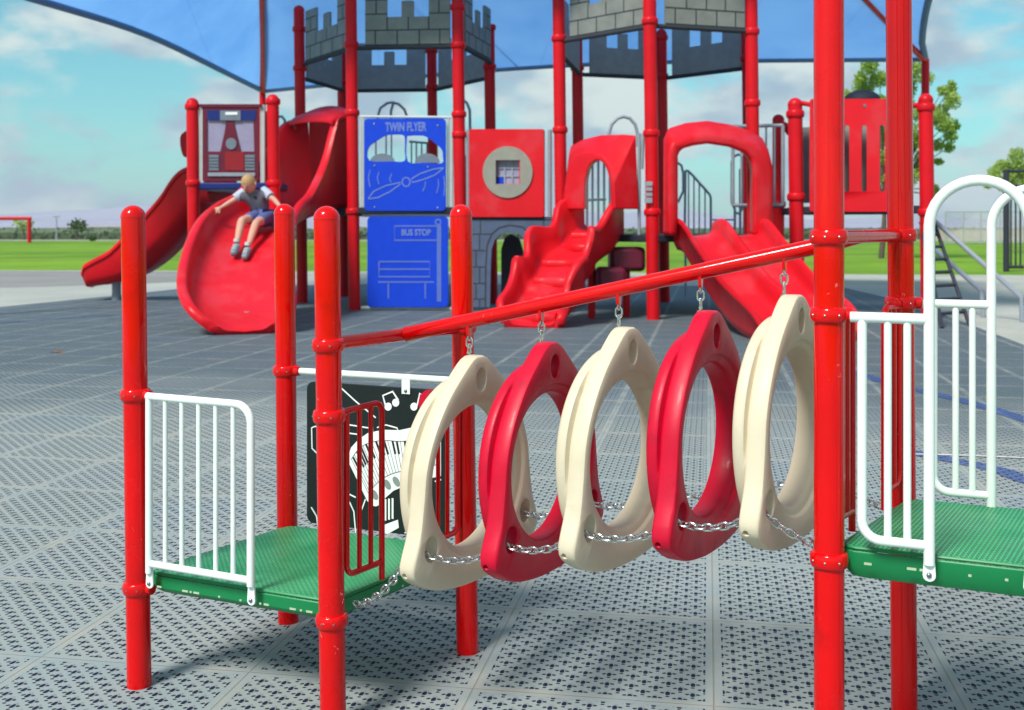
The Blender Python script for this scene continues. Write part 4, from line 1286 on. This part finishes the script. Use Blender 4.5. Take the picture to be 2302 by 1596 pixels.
mb = MB(); mb.ball(PR_.at(1944, 238, .07), .035, .02, .035, 8, 5); obj('bolt', mb, M['bolt'], sp_)
obj('deck', MB().slab([PR_.pt(.05, 1.88), PR_.pt(PR_.L - .05, 1.88), PR_.pt(PR_.L - .05, 1.88) + bk, PR_.pt(.05, 1.88) + bk], up, .14), M['rubber'], SPt, bevel=.02)
PQ = Plane((k1.b + bk * .45), (k2.b + bk * .45))
obj('dark_panel', MB().slab([PQ.pt(.1, 2.1), PQ.pt(PQ.L - .7, 2.1), PQ.pt(PQ.L - .7, 3.55), PQ.pt(.1, 3.55)], PQ.n, .05), M['stoneback'], SPt)
obj('panel_clamp', pipes([[PR_.at(1800, 231), PR_.at(1826, 236)], [PR_.at(2050, 238), PR_.at(2075, 234)]], .045, 10), M['bgred'], SPt)
dm = MB(); c = PR_.at(1938, 226, -.8); rg = []
for i in range(8):
    an = math.pi / 2 * i / 8; rg.append([c + Vector((.34 * math.cos(an) * math.cos(b), .34 * math.cos(an) * math.sin(b), .20 * math.sin(an))) for b in [2 * math.pi * j / 20 for j in range(20)]])
dm.grid(rg, True, True, True); obj('dome_seat', dm, M['rubber'], SPt, smooth=60, label='dark dome above the red panel')
bar_panel(PR_.a + Vector((-1.15, .3, 0)), PR_.a + Vector((-.25, .1, 0)), 2.05, 3.55, 5, SPt, 'grey', .035, .02)
obj('curved_pipe', pipes([[P(x, y, 22.5) for x, y in ((1776, 300), (1765, 282), (1756, 276), (1748, 284), (1747, 310))]], .07, 10), M['bgred'], SPt)

LD = thing('rung_ladder', 'dark sloping rung ladder behind the two tall red posts', 'ladder', (7.9, 20.2, 0))
l0 = [P(2070, 500, 19.9), P(2100, 500, 20.2)]; l1 = [G(2118, 738), G(2180, 732)]
mb = pipes([[l0[0], l1[0]], [l0[1], l1[1]]], .035)
obj('side_bar', mb, M['iron'], LD)
mb = MB()
for i in range(1, 8): mb.tube([l0[0].lerp(l1[0], i / 8), l0[1].lerp(l1[1], i / 8)], .03, 8)
obj('rung', mb, M['iron'], LD)
HR = thing('ramp_handrail', 'pair of grey handrails sloping down to the pale path on the right', 'handrail', G(2290, 725))
for (p0, p1, p2, Z0, Z1) in (((2090, 487), (2296, 668), (2298, 722), 20.5, 19.3), ((2092, 552), (2208, 655), (2210, 712), 22.5, 20.3)):
    mb = pipes([[P(*p0, Z0), P(*p1, Z1), Vector((P(*p2, Z1).x, Z1, 0))]], .045, 10)
    obj('rail', mb, M['grey'], HR)

# ---- shade canopy
CN = thing('shade_canopy', 'large blue fabric shade canopy on red posts over the playground', 'shade canopy', (0, 29, 0))
FL, FR, NL, NR = Vector((-8.3, 37, 6.2)), Vector((11.15, 30, 6.2)), Vector((-10.0, 20.5, 6.2)), Vector((10.0, 18.5, 6.2))
RL, RRg = Vector((-6.0, 26.5, 10.4)), Vector((4.3, 22.3, 9.6))


def edge_curve(a, b, sag, toward, n=16, skew=1.0):
    out_ = []
    for i in range(n + 1):
        t = i / n; p = a.lerp(b, t); c = (toward - p); k = sag * (4 * t * (1 - t)) ** skew / max(c.length, .1)
        out_.append(p + c * k)
    return out_


eF = edge_curve(FL, FR, .65, (RL + RRg) / 2); eL = edge_curve(FL, NL, .30, RL); eR = edge_curve(FR, NR, 1.7, RRg, skew=.62); eN = edge_curve(NL, NR, 1.2, (RL + RRg) / 2)


def panel(edge, tops):
    rows = []
    for i, p in enumerate(edge):
        t = i / (len(edge) - 1); q_ = tops[0].lerp(tops[1], t)
        rows.append([p.lerp(q_, k / 8) - up * .25 * 4 * (k / 8) * (1 - k / 8) for k in range(9)])
    return rows


mb = MB()
for e, tp in ((eF, (RL, RRg)), (eL, (RL, RL)), (eR, (RRg, RRg)), (eN, (RL, RRg))): mb.grid(panel(e, tp), False)
cv = obj('canopy_cloth', mb, M['canopy'], CN, smooth=60)
bmx = bmesh.new(); bmx.from_mesh(cv.data); bmesh.ops.remove_doubles(bmx, verts=bmx.verts, dist=.01); bmx.to_mesh(cv.data); bmx.free()
for e in (eF, eL, eR, eN): obj('hem', MB().tube(e, .085, 8), M['hem'], cv)
mb = MB()
for t in (.36, .44): mb.tube([RL.lerp(RRg, t - .25) - up * .02, eF[int(t * 16)].lerp(eF[int(t * 16) + 1], (t * 16) % 1) + up * .02], .022, 6)
obj('seam', mb, M['hem'], cv)
for c, rg_ in ((FL, RL), (FR, RRg), (NL, RL), (NR, RRg)):
    obj('rafter', MB().tube([c - up * .05, c.lerp(rg_, .5) - up * .25, rg_ - up * .3], .10, 12), M['red'], CN)
obj('ridge_beam', MB().tube([RL - up * .3, RRg - up * .3], .10, 12), M['red'], CN)
for c in (FL, FR, NL, NR):
    if c in (NL, NR) and False: continue
    obj('column', MB().tube([Vector((c.x, c.y, 0)), c - up * .02], .105, 16), M['bgred'], CN)

# ------------------------------------------------------------------ plants and far things
def leaf_cloud(mb, c, r, n, size, rnd):
    for _ in range(n):
        while True:
            d = Vector((rnd.uniform(-1, 1), rnd.uniform(-1, 1), rnd.uniform(-1, 1)))
            if d.length < 1: break
        p = c + Vector((d.x * r[0], d.y * r[1], d.z * r[2])) * (0.55 + .45 * d.length)
        a = Vector((rnd.gauss(0, 1), rnd.gauss(0, 1), rnd.gauss(0, 1))).normalized(); b = a.orthogonal().normalized()
        if rnd.random() < .5: b = a.cross(b)
        s = size * rnd.uniform(.6, 1.3)
        mb.add([p - a * s, p + b * s * .5, p + a * s, p - b * s * .5], [(0, 1, 2, 3)])


def tree(label, b, clumps, Z, size, per, trunk, leaf='leaf', group=None, seed=1, tr=.13):
    """clumps: (px, py, radius in photo px)"""
    rnd = random.Random(seed); root = thing('tree', label, 'tree', b, group)
    mb = MB(); pxm = Z / F; cs = []
    for (x, y, r) in clumps:
        zz = Z + rnd.uniform(-1, 1) * 28 * pxm * (1.6 if len(clumps) > 6 else .4)
        c = P(x, y, Z); c.y = zz; rr = r * 1.22 * pxm; cs.append(c)
        leaf_cloud(mb, c, (rr, rr * 1.1, rr * rnd.uniform(.8, 1.25)), int(per * (r / 20) ** 2), size, rnd)
    obj('crown', mb, M[leaf], root, smooth=0, recalc=False)
    t = MB(); top = P(*trunk, Z)
    t.tube([Vector(b), Vector(b).lerp(top, .5) + Vector((.05, 0, 0)), top], [tr, tr * .8, tr * .5], 10)
    for c in cs: t.tube([top.lerp(Vector(b), rnd.uniform(0, .25)), top.lerp(c, .55) + up * .1, c], [tr * .38, tr * .25, tr * .08], 6)
    obj('trunk', t, M['bark'], root, smooth=60)


def at(pxb, Z): return ((pxb - CX) / F * Z, Z, -.01)


big_c = [(1946, 152, 17), (1951, 188, 21), (1976, 178, 18), (1935, 175, 12), (2010, 165, 20), (2040, 150, 16), (2055, 161, 20), (2053, 192, 20), (2098, 172, 13), (2119, 203, 12), (2145, 192, 11), (2152, 205, 8), (2136, 228, 16), (2126, 255, 18), (2110, 284, 17), (2156, 280, 12), (2126, 308, 13), (2117, 325, 12), (2103, 265, 14), (1987, 307, 20), (1990, 355, 20), (2055, 319, 20), (2060, 260, 22), (2020, 230, 24), (2141, 330, 11), (2124, 361, 9), (2104, 425, 14), (2060, 380, 20), (2020, 300, 24), (2025, 400, 22), (1990, 400, 16), (2115, 440, 12), (1906, 214, 10), (1912, 225, 8), (1970, 240, 20), (2085, 350, 15)]
tree('loose leafy bright green tree behind the tall red posts', at(1981, 61), big_c, 61, .11, 520, (1990, 430), seed=3, tr=.16)
rt = [(2290, 355, 18), (2270, 372, 16), (2250, 385, 12), (2235, 392, 10), (2300, 385, 22), (2280, 405, 18), (2262, 420, 12), (2310, 420, 22), (2335, 380, 26), (2240, 412, 8), (2330, 430, 20)]
tree('bushy green tree at the right edge behind the dark gate', at(2318, 75), rt, 75, .12, 560, (2312, 440), seed=5, tr=.15)
FG = 'small trees beyond the lawn'
tree('small round tree standing in front of the red goal frame', at(54, 165), [(42, 503, 10), (54, 502, 11), (65, 504, 8), (50, 508, 9)], 165, .28, 190, (53, 510), group=FG, seed=8, tr=.12)
tree('small round tree alone in front of the hazy hills', at(172, 165), [(163, 506, 9), (175, 503, 11), (184, 505, 9), (176, 511, 10), (190, 500, 4)], 165, .28, 190, (174, 514), leaf='leafd', group=FG, seed=9, tr=.12)

lf = G(133, 792, .006); rg = []
for k in range(9):
    q = k / 8; w_ = .05 * math.sin(math.pi * q) ** .8 + .002
    rg.append([lf + Vector((-.11 + .22 * q, -w_, .012 * math.sin(5 * q))), lf + Vector((-.11 + .22 * q, 0, .012 * math.sin(5 * q) - .004)), lf + Vector((-.11 + .22 * q, w_, .012 * math.sin(5 * q) + .004))])
mb = MB(); mb.grid(rg, False)
tag(obj('fallen_leaf', mb, mat('dry leaf', (0.22, 0.09, 0.04), .8, var=.3, vscale=20), recalc=False), 'single dry brown leaf lying on the grey mat at the left', 'leaf')
# hedge far beyond the lawn
mb = MB(); rnd = random.Random(4)
for (x0, x1, Z) in ((-40, 30, 172), (30, 95, 172)):
    rows = []
    n = int((x1 - x0) / .8)
    for i in range(n + 1):
        x = x0 + (x1 - x0) * i / n; h = 1.75 + .35 * noise.noise((x * .25, 0, Z)) + .2 * noise.noise((x * 1.1, 3, Z))
        rows.append([Vector((x, Z - 1.2 + .3 * noise.noise((x, 1, 0)), -.02)), Vector((x, Z - 1.3 + .3 * noise.noise((x, 2, 0)), h * .6)), Vector((x, Z - .8, h * .95)), Vector((x, Z, h)), Vector((x, Z + 1.2, -.02))])
    mb.grid(rows, False)
for i in range(2500):
    x = rnd.uniform(-110, 110); z = rnd.uniform(.1, 1.8); p = Vector((x, 172 - 1.35 + rnd.uniform(-.2, .2) + max(0, z - 1) * .7, z))
    if not -85 < x < 95: continue
    a = Vector((rnd.gauss(0, 1), rnd.gauss(0, 1), rnd.gauss(0, 1))).normalized(); b = a.orthogonal().normalized()
    mb.add([p - a * .3, p + b * .18, p + a * .3, p - b * .18], [(0, 1, 2, 3)])
rows = []
for i in range(60):
    x = -90 + 50 * i / 59; h = 1.75 + .35 * noise.noise((x * .25, 0, 172)); rows.append([Vector((x, 170.8, -.02)), Vector((x, 170.7, h * .6)), Vector((x, 171.2, h * .95)), Vector((x, 172, h)), Vector((x, 173.2, -.02))])
mb.grid(rows, False)
hg = obj('hedge', mb, M['hedge'], smooth=0, recalc=False); tag(hg, 'long low dark green hedge along the far edge of the lawn', 'hedge')

BW = thing('boundary_wall', 'low tan boundary wall beyond the lawn behind the mesh fence', 'wall', at(2200, 150))
xa, xb = P(2085, 0, 150).x, P(2420, 0, 150).x
obj('wall', MB().box(((xa + xb) / 2, 150, .8), ((xb - xa) / 2, 0, 0), (0, .15, 0), (0, 0, .8)), mat('tan block wall', (0.46, 0.38, 0.33), .9, var=.15, vscale=.5), BW)
obj('coping', MB().box(((xa + xb) / 2, 150, 1.66), ((xb - xa) / 2 + .1, 0, 0), (0, .22, 0), (0, 0, .06)), M['scrub'], BW)
FB = thing('building', 'long low pale building far beyond the hedge on the left', 'building', at(235, 620))
xa, xb = P(165, 0, 620).x, P(300, 0, 620).x
obj('wall', MB().box(((xa + xb) / 2, 624, 1.4), ((xb - xa) / 2, 0, 0), (0, 4, 0), (0, 0, 1.4)), mat('pale render wall', (0.55, 0.53, 0.54), .9, var=.08, vscale=.3), FB)
obj('roof', MB().slab([(xa - .5, 619, 2.8), (xa - .5, 629, 2.8), (xa - .5, 624, 4.2)], (1, 0, 0), xb - xa + 1), mat('grey roof', (0.34, 0.33, 0.36), .8), FB)
for i in range(7): obj('window', MB().box((xa + (xb - xa) * (i + .5) / 7, 619.96, 1.5), (1.1, 0, 0), (0, .05, 0), (0, 0, .55)), M['iron'], FB)
LPo = thing('light_pole', 'slim grey pole standing by the far hedge on the left', 'pole', at(127, 168))
obj('pole', MB().tube([Vector(at(127, 168)), Vector((at(127, 168)[0], 168, P(127, 488, 168).z))], [.14, .09], 8), M['grey'], LPo)
obj('lamp_head', MB().box(Vector((at(127, 168)[0], 168, P(127, 487, 168).z)), (.5, 0, 0), (0, .2, 0), (0, 0, .08)), M['grey'], LPo)
GP = thing('goal_frame', 'red goal frame at the far left of the lawn', 'goal', at(66, 130))
zt = P(66, 491, 130).z
obj('post', MB().tube([Vector((P(66, 0, 130).x, 130, 0)), Vector((P(66, 0, 130).x, 130, zt))], .22, 10), M['bgred'], GP)
obj('crossbar', MB().tube([Vector((P(-260, 0, 130).x, 130, zt)), Vector((P(70, 0, 130).x, 130, zt))], .20, 10), M['bgred'], GP)
obj('post', MB().tube([Vector((P(-255, 0, 130).x, 130, 0)), Vector((P(-255, 0, 130).x, 130, zt))], .22, 10), M['bgred'], GP)
BB = thing('bush', 'small dark bush at the foot of the hedge on the left', 'bush', at(208, 150))
mb = MB(); rnd = random.Random(11); leaf_cloud(mb, Vector(at(208, 150)) + up * .3, (.6, .5, .32), 260, .16, rnd); obj('foliage', mb, M['leafd'], BB, smooth=0, recalc=False)

# mesh fence and dark gate at the right
FN = thing('mesh_fence', 'tall pale chain mesh fence beyond the lawn at the right', 'fence', at(2215, 120))
xs = [2125, 2166, 2205, 2248, 2292, 2340]
z1 = P(0, 476, 120).z
obj('fence_post', pipes([[Vector((P(x, 0, 120).x, 120, 0)), Vector((P(x, 0, 120).x, 120, z1))] for x in xs], .07, 8), M['fenceg'], FN)
X0, X1 = P(2125, 0, 120).x, P(2340, 0, 120).x
mb = pipes([[Vector((X0, 120, z)), Vector((X1, 120, z))] for z in (z1, .1)], .05, 6)
k = 0
for i in range(52):
    x = X0 + (X1 - X0) * i / 51
    for dx_ in (-z1, z1):
        xe = min(max(x + dx_, X0), X1); kk = abs(xe - x) / z1
        if kk > .05: mb.tube([Vector((x, 120, .1)), Vector((xe, 120, .1 + (z1 - .1) * kk))], .016, 4)
obj('fence_mesh', mb, M['fenceg'], FN)
GT = thing('iron_gate', 'dark iron bar gate at the right edge of the lawn', 'gate', at(2285, 42))
zt = P(0, 381, 42).z; zb = P(0, 600, 42).z; xa, xb = P(2262, 0, 42).x, P(2400, 0, 42).x
obj('gate_post', pipes([[Vector((xa, 42, 0)), Vector((xa, 42, zt))], [Vector((xb, 42, 0)), Vector((xb, 42, zt))]], .11, 12), M['iron'], GT)
mb = pipes([[Vector((xa, 42, z)), Vector((xb, 42, z))] for z in (zt - .06, P(0, 418, 42).z, zb)], .06, 8)
obj('gate_rail', mb, M['iron'], GT)
mb = MB()
for i in range(1, 13): x = xa + (xb - xa) * i / 13; mb.tube([Vector((x, 42, zb)), Vector((x, 42, P(0, 418, 42).z))], .035, 6)
obj('gate_bar', mb, M['iron'], GT)

# ------------------------------------------------------------------ the boy on the curved slide
BOY = thing('person', 'blond boy in a grey blue shirt and blue shorts sliding down the curved slide', 'person', P(585, 497, 20.35))


def skin(name, nodes, edges, m, parent, root_i=0, sub=2):
    me = bpy.data.meshes.new(name); me.from_pydata([n[0] for n in nodes], edges, [])
    o = bpy.data.objects.new(name, me); COL.objects.link(o); o.parent = parent
    if parent.type == 'EMPTY': o.matrix_parent_inverse = Matrix.Translation(-Vector(parent.location))
    md = o.modifiers.new('skin', 'SKIN'); md.use_smooth_shade = True
    if not me.skin_vertices: pass
    for i, n in enumerate(nodes):
        r = n[1]; me.skin_vertices[0].data[i].radius = (r, r) if not isinstance(r, tuple) else r
        me.skin_vertices[0].data[i].use_root = (i == root_i)
    sb = o.modifiers.new('sub', 'SUBSURF'); sb.levels = sub; sb.render_levels = sub
    me.materials.append(m)
    dg_ = bpy.context.evaluated_depsgraph_get(); ev = bpy.data.meshes.new_from_object(o.evaluated_get(dg_))
    o.modifiers.clear(); o.data = ev
    if not ev.materials: ev.materials.append(m)
    return o


J = dict(pel=P(590, 484, 20.35), wa=P(587, 468, 20.36), ch=P(576, 448, 20.30), nk=P(566, 434, 20.22), hd=P(559, 420, 20.12), ht=P(560, 404, 20.12),
         sr=P(546, 438, 20.22), er=P(520, 453, 20.15), wr=P(498, 466, 20.10), hr=P(490, 470, 20.06),
         sl=P(594, 434, 20.24), el=P(617, 449, 20.1), wl=P(631, 466, 19.95), hl=P(636, 473, 19.9),
         pr=P(580, 487, 20.30), kr=P(543, 496, 19.62), ar=P(532, 549, 19.24), fr=P(524, 573, 18.98),
         pl=P(600, 489, 20.28), kl=P(575, 502, 19.66), al=P(557, 557, 19.2), fl=P(549, 582, 18.95))
nodes = [(J['pel'], .135), (J['wa'], .13), (J['ch'], .15), (J['nk'], .066), (J['hd'], .125), (J['ht'], .105)]
edges = [(0, 1), (1, 2), (2, 3), (3, 4), (4, 5)]


def limb(start, pts):
    prev = start
    for p, r in pts: nodes.append((p, r)); edges.append((prev, len(nodes) - 1)); prev = len(nodes) - 1
    return prev


mid = lambda a, b, t=.5: a.lerp(b, t)
hr = limb(2, [(J['sr'], .075), (mid(J['sr'], J['er']), .060), (J['er'], .050), (mid(J['er'], J['wr']), .046), (J['wr'], .034)])
hl = limb(2, [(J['sl'], .075), (mid(J['sl'], J['el']), .060), (J['el'], .050), (mid(J['el'], J['wl']), .046), (J['wl'], .034)])
for w_, h_, k in ((hr, J['hr'], -1), (hl, J['hl'], 1)):
    base_ = nodes[w_][0]; f = (h_ - base_).normalized(); s = f.cross(Vector((0, -1, .3))).normalized()
    palm = limb(w_, [(h_, .036)])
    for j, (o_, ln) in enumerate(((-.042, .075), (-.014, .092), (.014, .088), (.040, .07))):
        r0 = h_ + f * .03 + s * o_
        limb(palm, [(r0, .017), (r0 + f * ln * .6 - up * .012, .014), (r0 + f * ln - up * .045, .011)])
    limb(palm, [(h_ - s * .05 - f * .005, .017), (h_ - s * .085 + f * .035, .013)])
for a, k, n_ in (('pr', 'kr', 'ar'), ('pl', 'kl', 'al')):
    limb(0, [(J[a], .115), (mid(J[a], J[k]), .098), (J[k], .076), (mid(J[k], J[n_], .35), .074), (J[n_], .046)])
body = skin('body', nodes, edges, M['skin'], BOY, 0, 2)
# head detail
hd, ht = J['hd'], J['ht']
fwd = Vector((-.30, -.80, -.52)).normalized(); side_ = fwd.cross(up).normalized(); upv = side_.cross(fwd).normalized()
hc = hd.lerp(ht, .45)
mb = MB(); rg = []
for i in range(13):
    t = math.pi * i / 12; rr_ = []
    for j in range(20):
        a = 2 * math.pi * j / 20; x = math.sin(t) * math.cos(a); y = math.sin(t) * math.sin(a); z = math.cos(t)
        jaw = 1 - .25 * max(0, -z) ** 1.5
        rr_.append(hc + side_ * x * .128 * jaw + fwd * y * (.150 - .02 * max(0, -z)) + upv * z * .172)
    rg.append(rr_)
mb.grid(rg, True, True, True)
obj('head', mb, M['skin'], body, smooth=80)
mb = MB(); mb.tube([hc + fwd * .14 + upv * .02, hc + fwd * .172 - upv * .035, hc + fwd * .145 - upv * .05], [.012, .022, .012], 8)
obj('nose', mb, M['skin'], body, smooth=80)
for sg in (-1, 1):
    mb = MB().ball(hc + side_ * sg * .128 - upv * .01 - fwd * .01, .022, .03, .042, 10, 7); obj('ear', mb, M['skin'], body, smooth=80)
    mb = MB().ball(hc + side_ * sg * .05 + fwd * .134 + upv * .012, .017, .012, .011, 10, 7); obj('eye', mb, M['ink'], body, smooth=80)
mb = MB().tube([hc - side_ * .035 + fwd * .126 - upv * .085, hc + fwd * .136 - upv * .090, hc + side_ * .035 + fwd * .126 - upv * .085], .009, 6)
obj('mouth', mb, mat('lips', (0.42, 0.12, 0.10), .5), body, smooth=80)
mb = MB(); rg = []
for i in range(9):
    t = math.pi * .56 * i / 8; rr_ = []
    for j in range(24):
        a = 2 * math.pi * j / 24; y = math.sin(a); lim = t * (1 - .36 * max(0, y)); j_ = 1 + .02 * noise.noise((j, i, 2))
        rr_.append(hc + (side_ * math.sin(lim) * math.cos(a) * .133 + fwd * math.sin(lim) * y * .155 + upv * math.cos(lim) * .178) * j_)
    rg.append(rr_)
mb.grid(rg, True, True, True)
obj('hair', mb, M['hair'], body, smooth=80)
# clothes
sh = [(J['pel'] + up * .02, .165), (J['wa'], .17), (J['ch'], .178), (J['nk'] - up * .02, .088), (J['sr'], .108), (mid(J['sr'], J['er'], .55), .088), (J['sl'], .108), (mid(J['sl'], J['el'], .62), .09)]
so_ = skin('shirt', sh, [(0, 1), (1, 2), (2, 3), (2, 4), (4, 5), (2, 6), (6, 7)], M['shirt'], body, 0, 2)
for a_, b_ in (('sr', 'er'), ('sl', 'el')):
    mb = MB().tube([mid(J[a_], J[b_], -.12) + up * .045, mid(J[a_], J[b_], .3) + up * .03, mid(J[a_], J[b_], .62) + up * .012], [.078, .082, .086], 12)
    obj('sleeve', mb, M['sleeve'], so_, smooth=70)
mb = MB().ball(J['ch'] + Vector((.02, -.17, .03)), .03, .012, .03, 12, 7); obj('badge', mb, M['ink'], so_, smooth=70)
st_ = [(J['pel'] - up * .02, .165), (J['pr'], .135), (mid(J['pr'], J['kr'], .72), .118), (J['pl'], .135), (mid(J['pl'], J['kl'], .72), .118)]
skin('shorts', st_, [(0, 1), (1, 2), (0, 3), (3, 4)], M['shorts'], body, 0, 2)
for a_, f_ in (('ar', 'fr'), ('al', 'fl')):
    an, ft = J[a_], J[f_]; d_ = (ft - an); d_.normalize()
    shn = [(an + up * .01, .062), (an - up * .035 + d_ * .02, .075), (mid(an, ft) - up * .005, .07), (ft, .058)]
    sx_ = skin('shoe', shn, [(0, 1), (1, 2), (2, 3)], M['shoe'], body, 0, 2)
    mb = MB().tube([an + up * .045, an + up * .10], [.056, .052], 12); obj('sock', mb, M['sole'], sx_, smooth=60)
    mb = MB(); 
    for k in (.3, .45, .6): q_ = mid(an, ft, k) + Vector((0, -.05, .04)); mb.tube([q_ - side_ * .04, q_ + side_ * .04], .008, 6)
    obj('lace', mb, M['sole'], sx_)

# ------------------------------------------------------------------ air
hz = MB().box((0, 3700, 148), (6500, 0, 0), (0, 3800, 0), (0, 0, 150))
hm_ = bpy.data.materials.new('haze'); hm_.use_nodes = True; t = hm_.node_tree
t.nodes.remove(t.nodes['Principled BSDF']); vp = t.nodes.new('ShaderNodeVolumePrincipled')
vp.inputs['Color'].default_value = (0.80, 0.83, 1.0, 1); vp.inputs['Density'].default_value = 1.3e-4; vp.inputs['Anisotropy'].default_value = 0.0
t.links.new(vp.outputs[0], t.nodes['Material Output'].inputs['Volume'])
ho = obj('haze', hz, hm_, smooth=0); ho['kind'] = 'stuff'
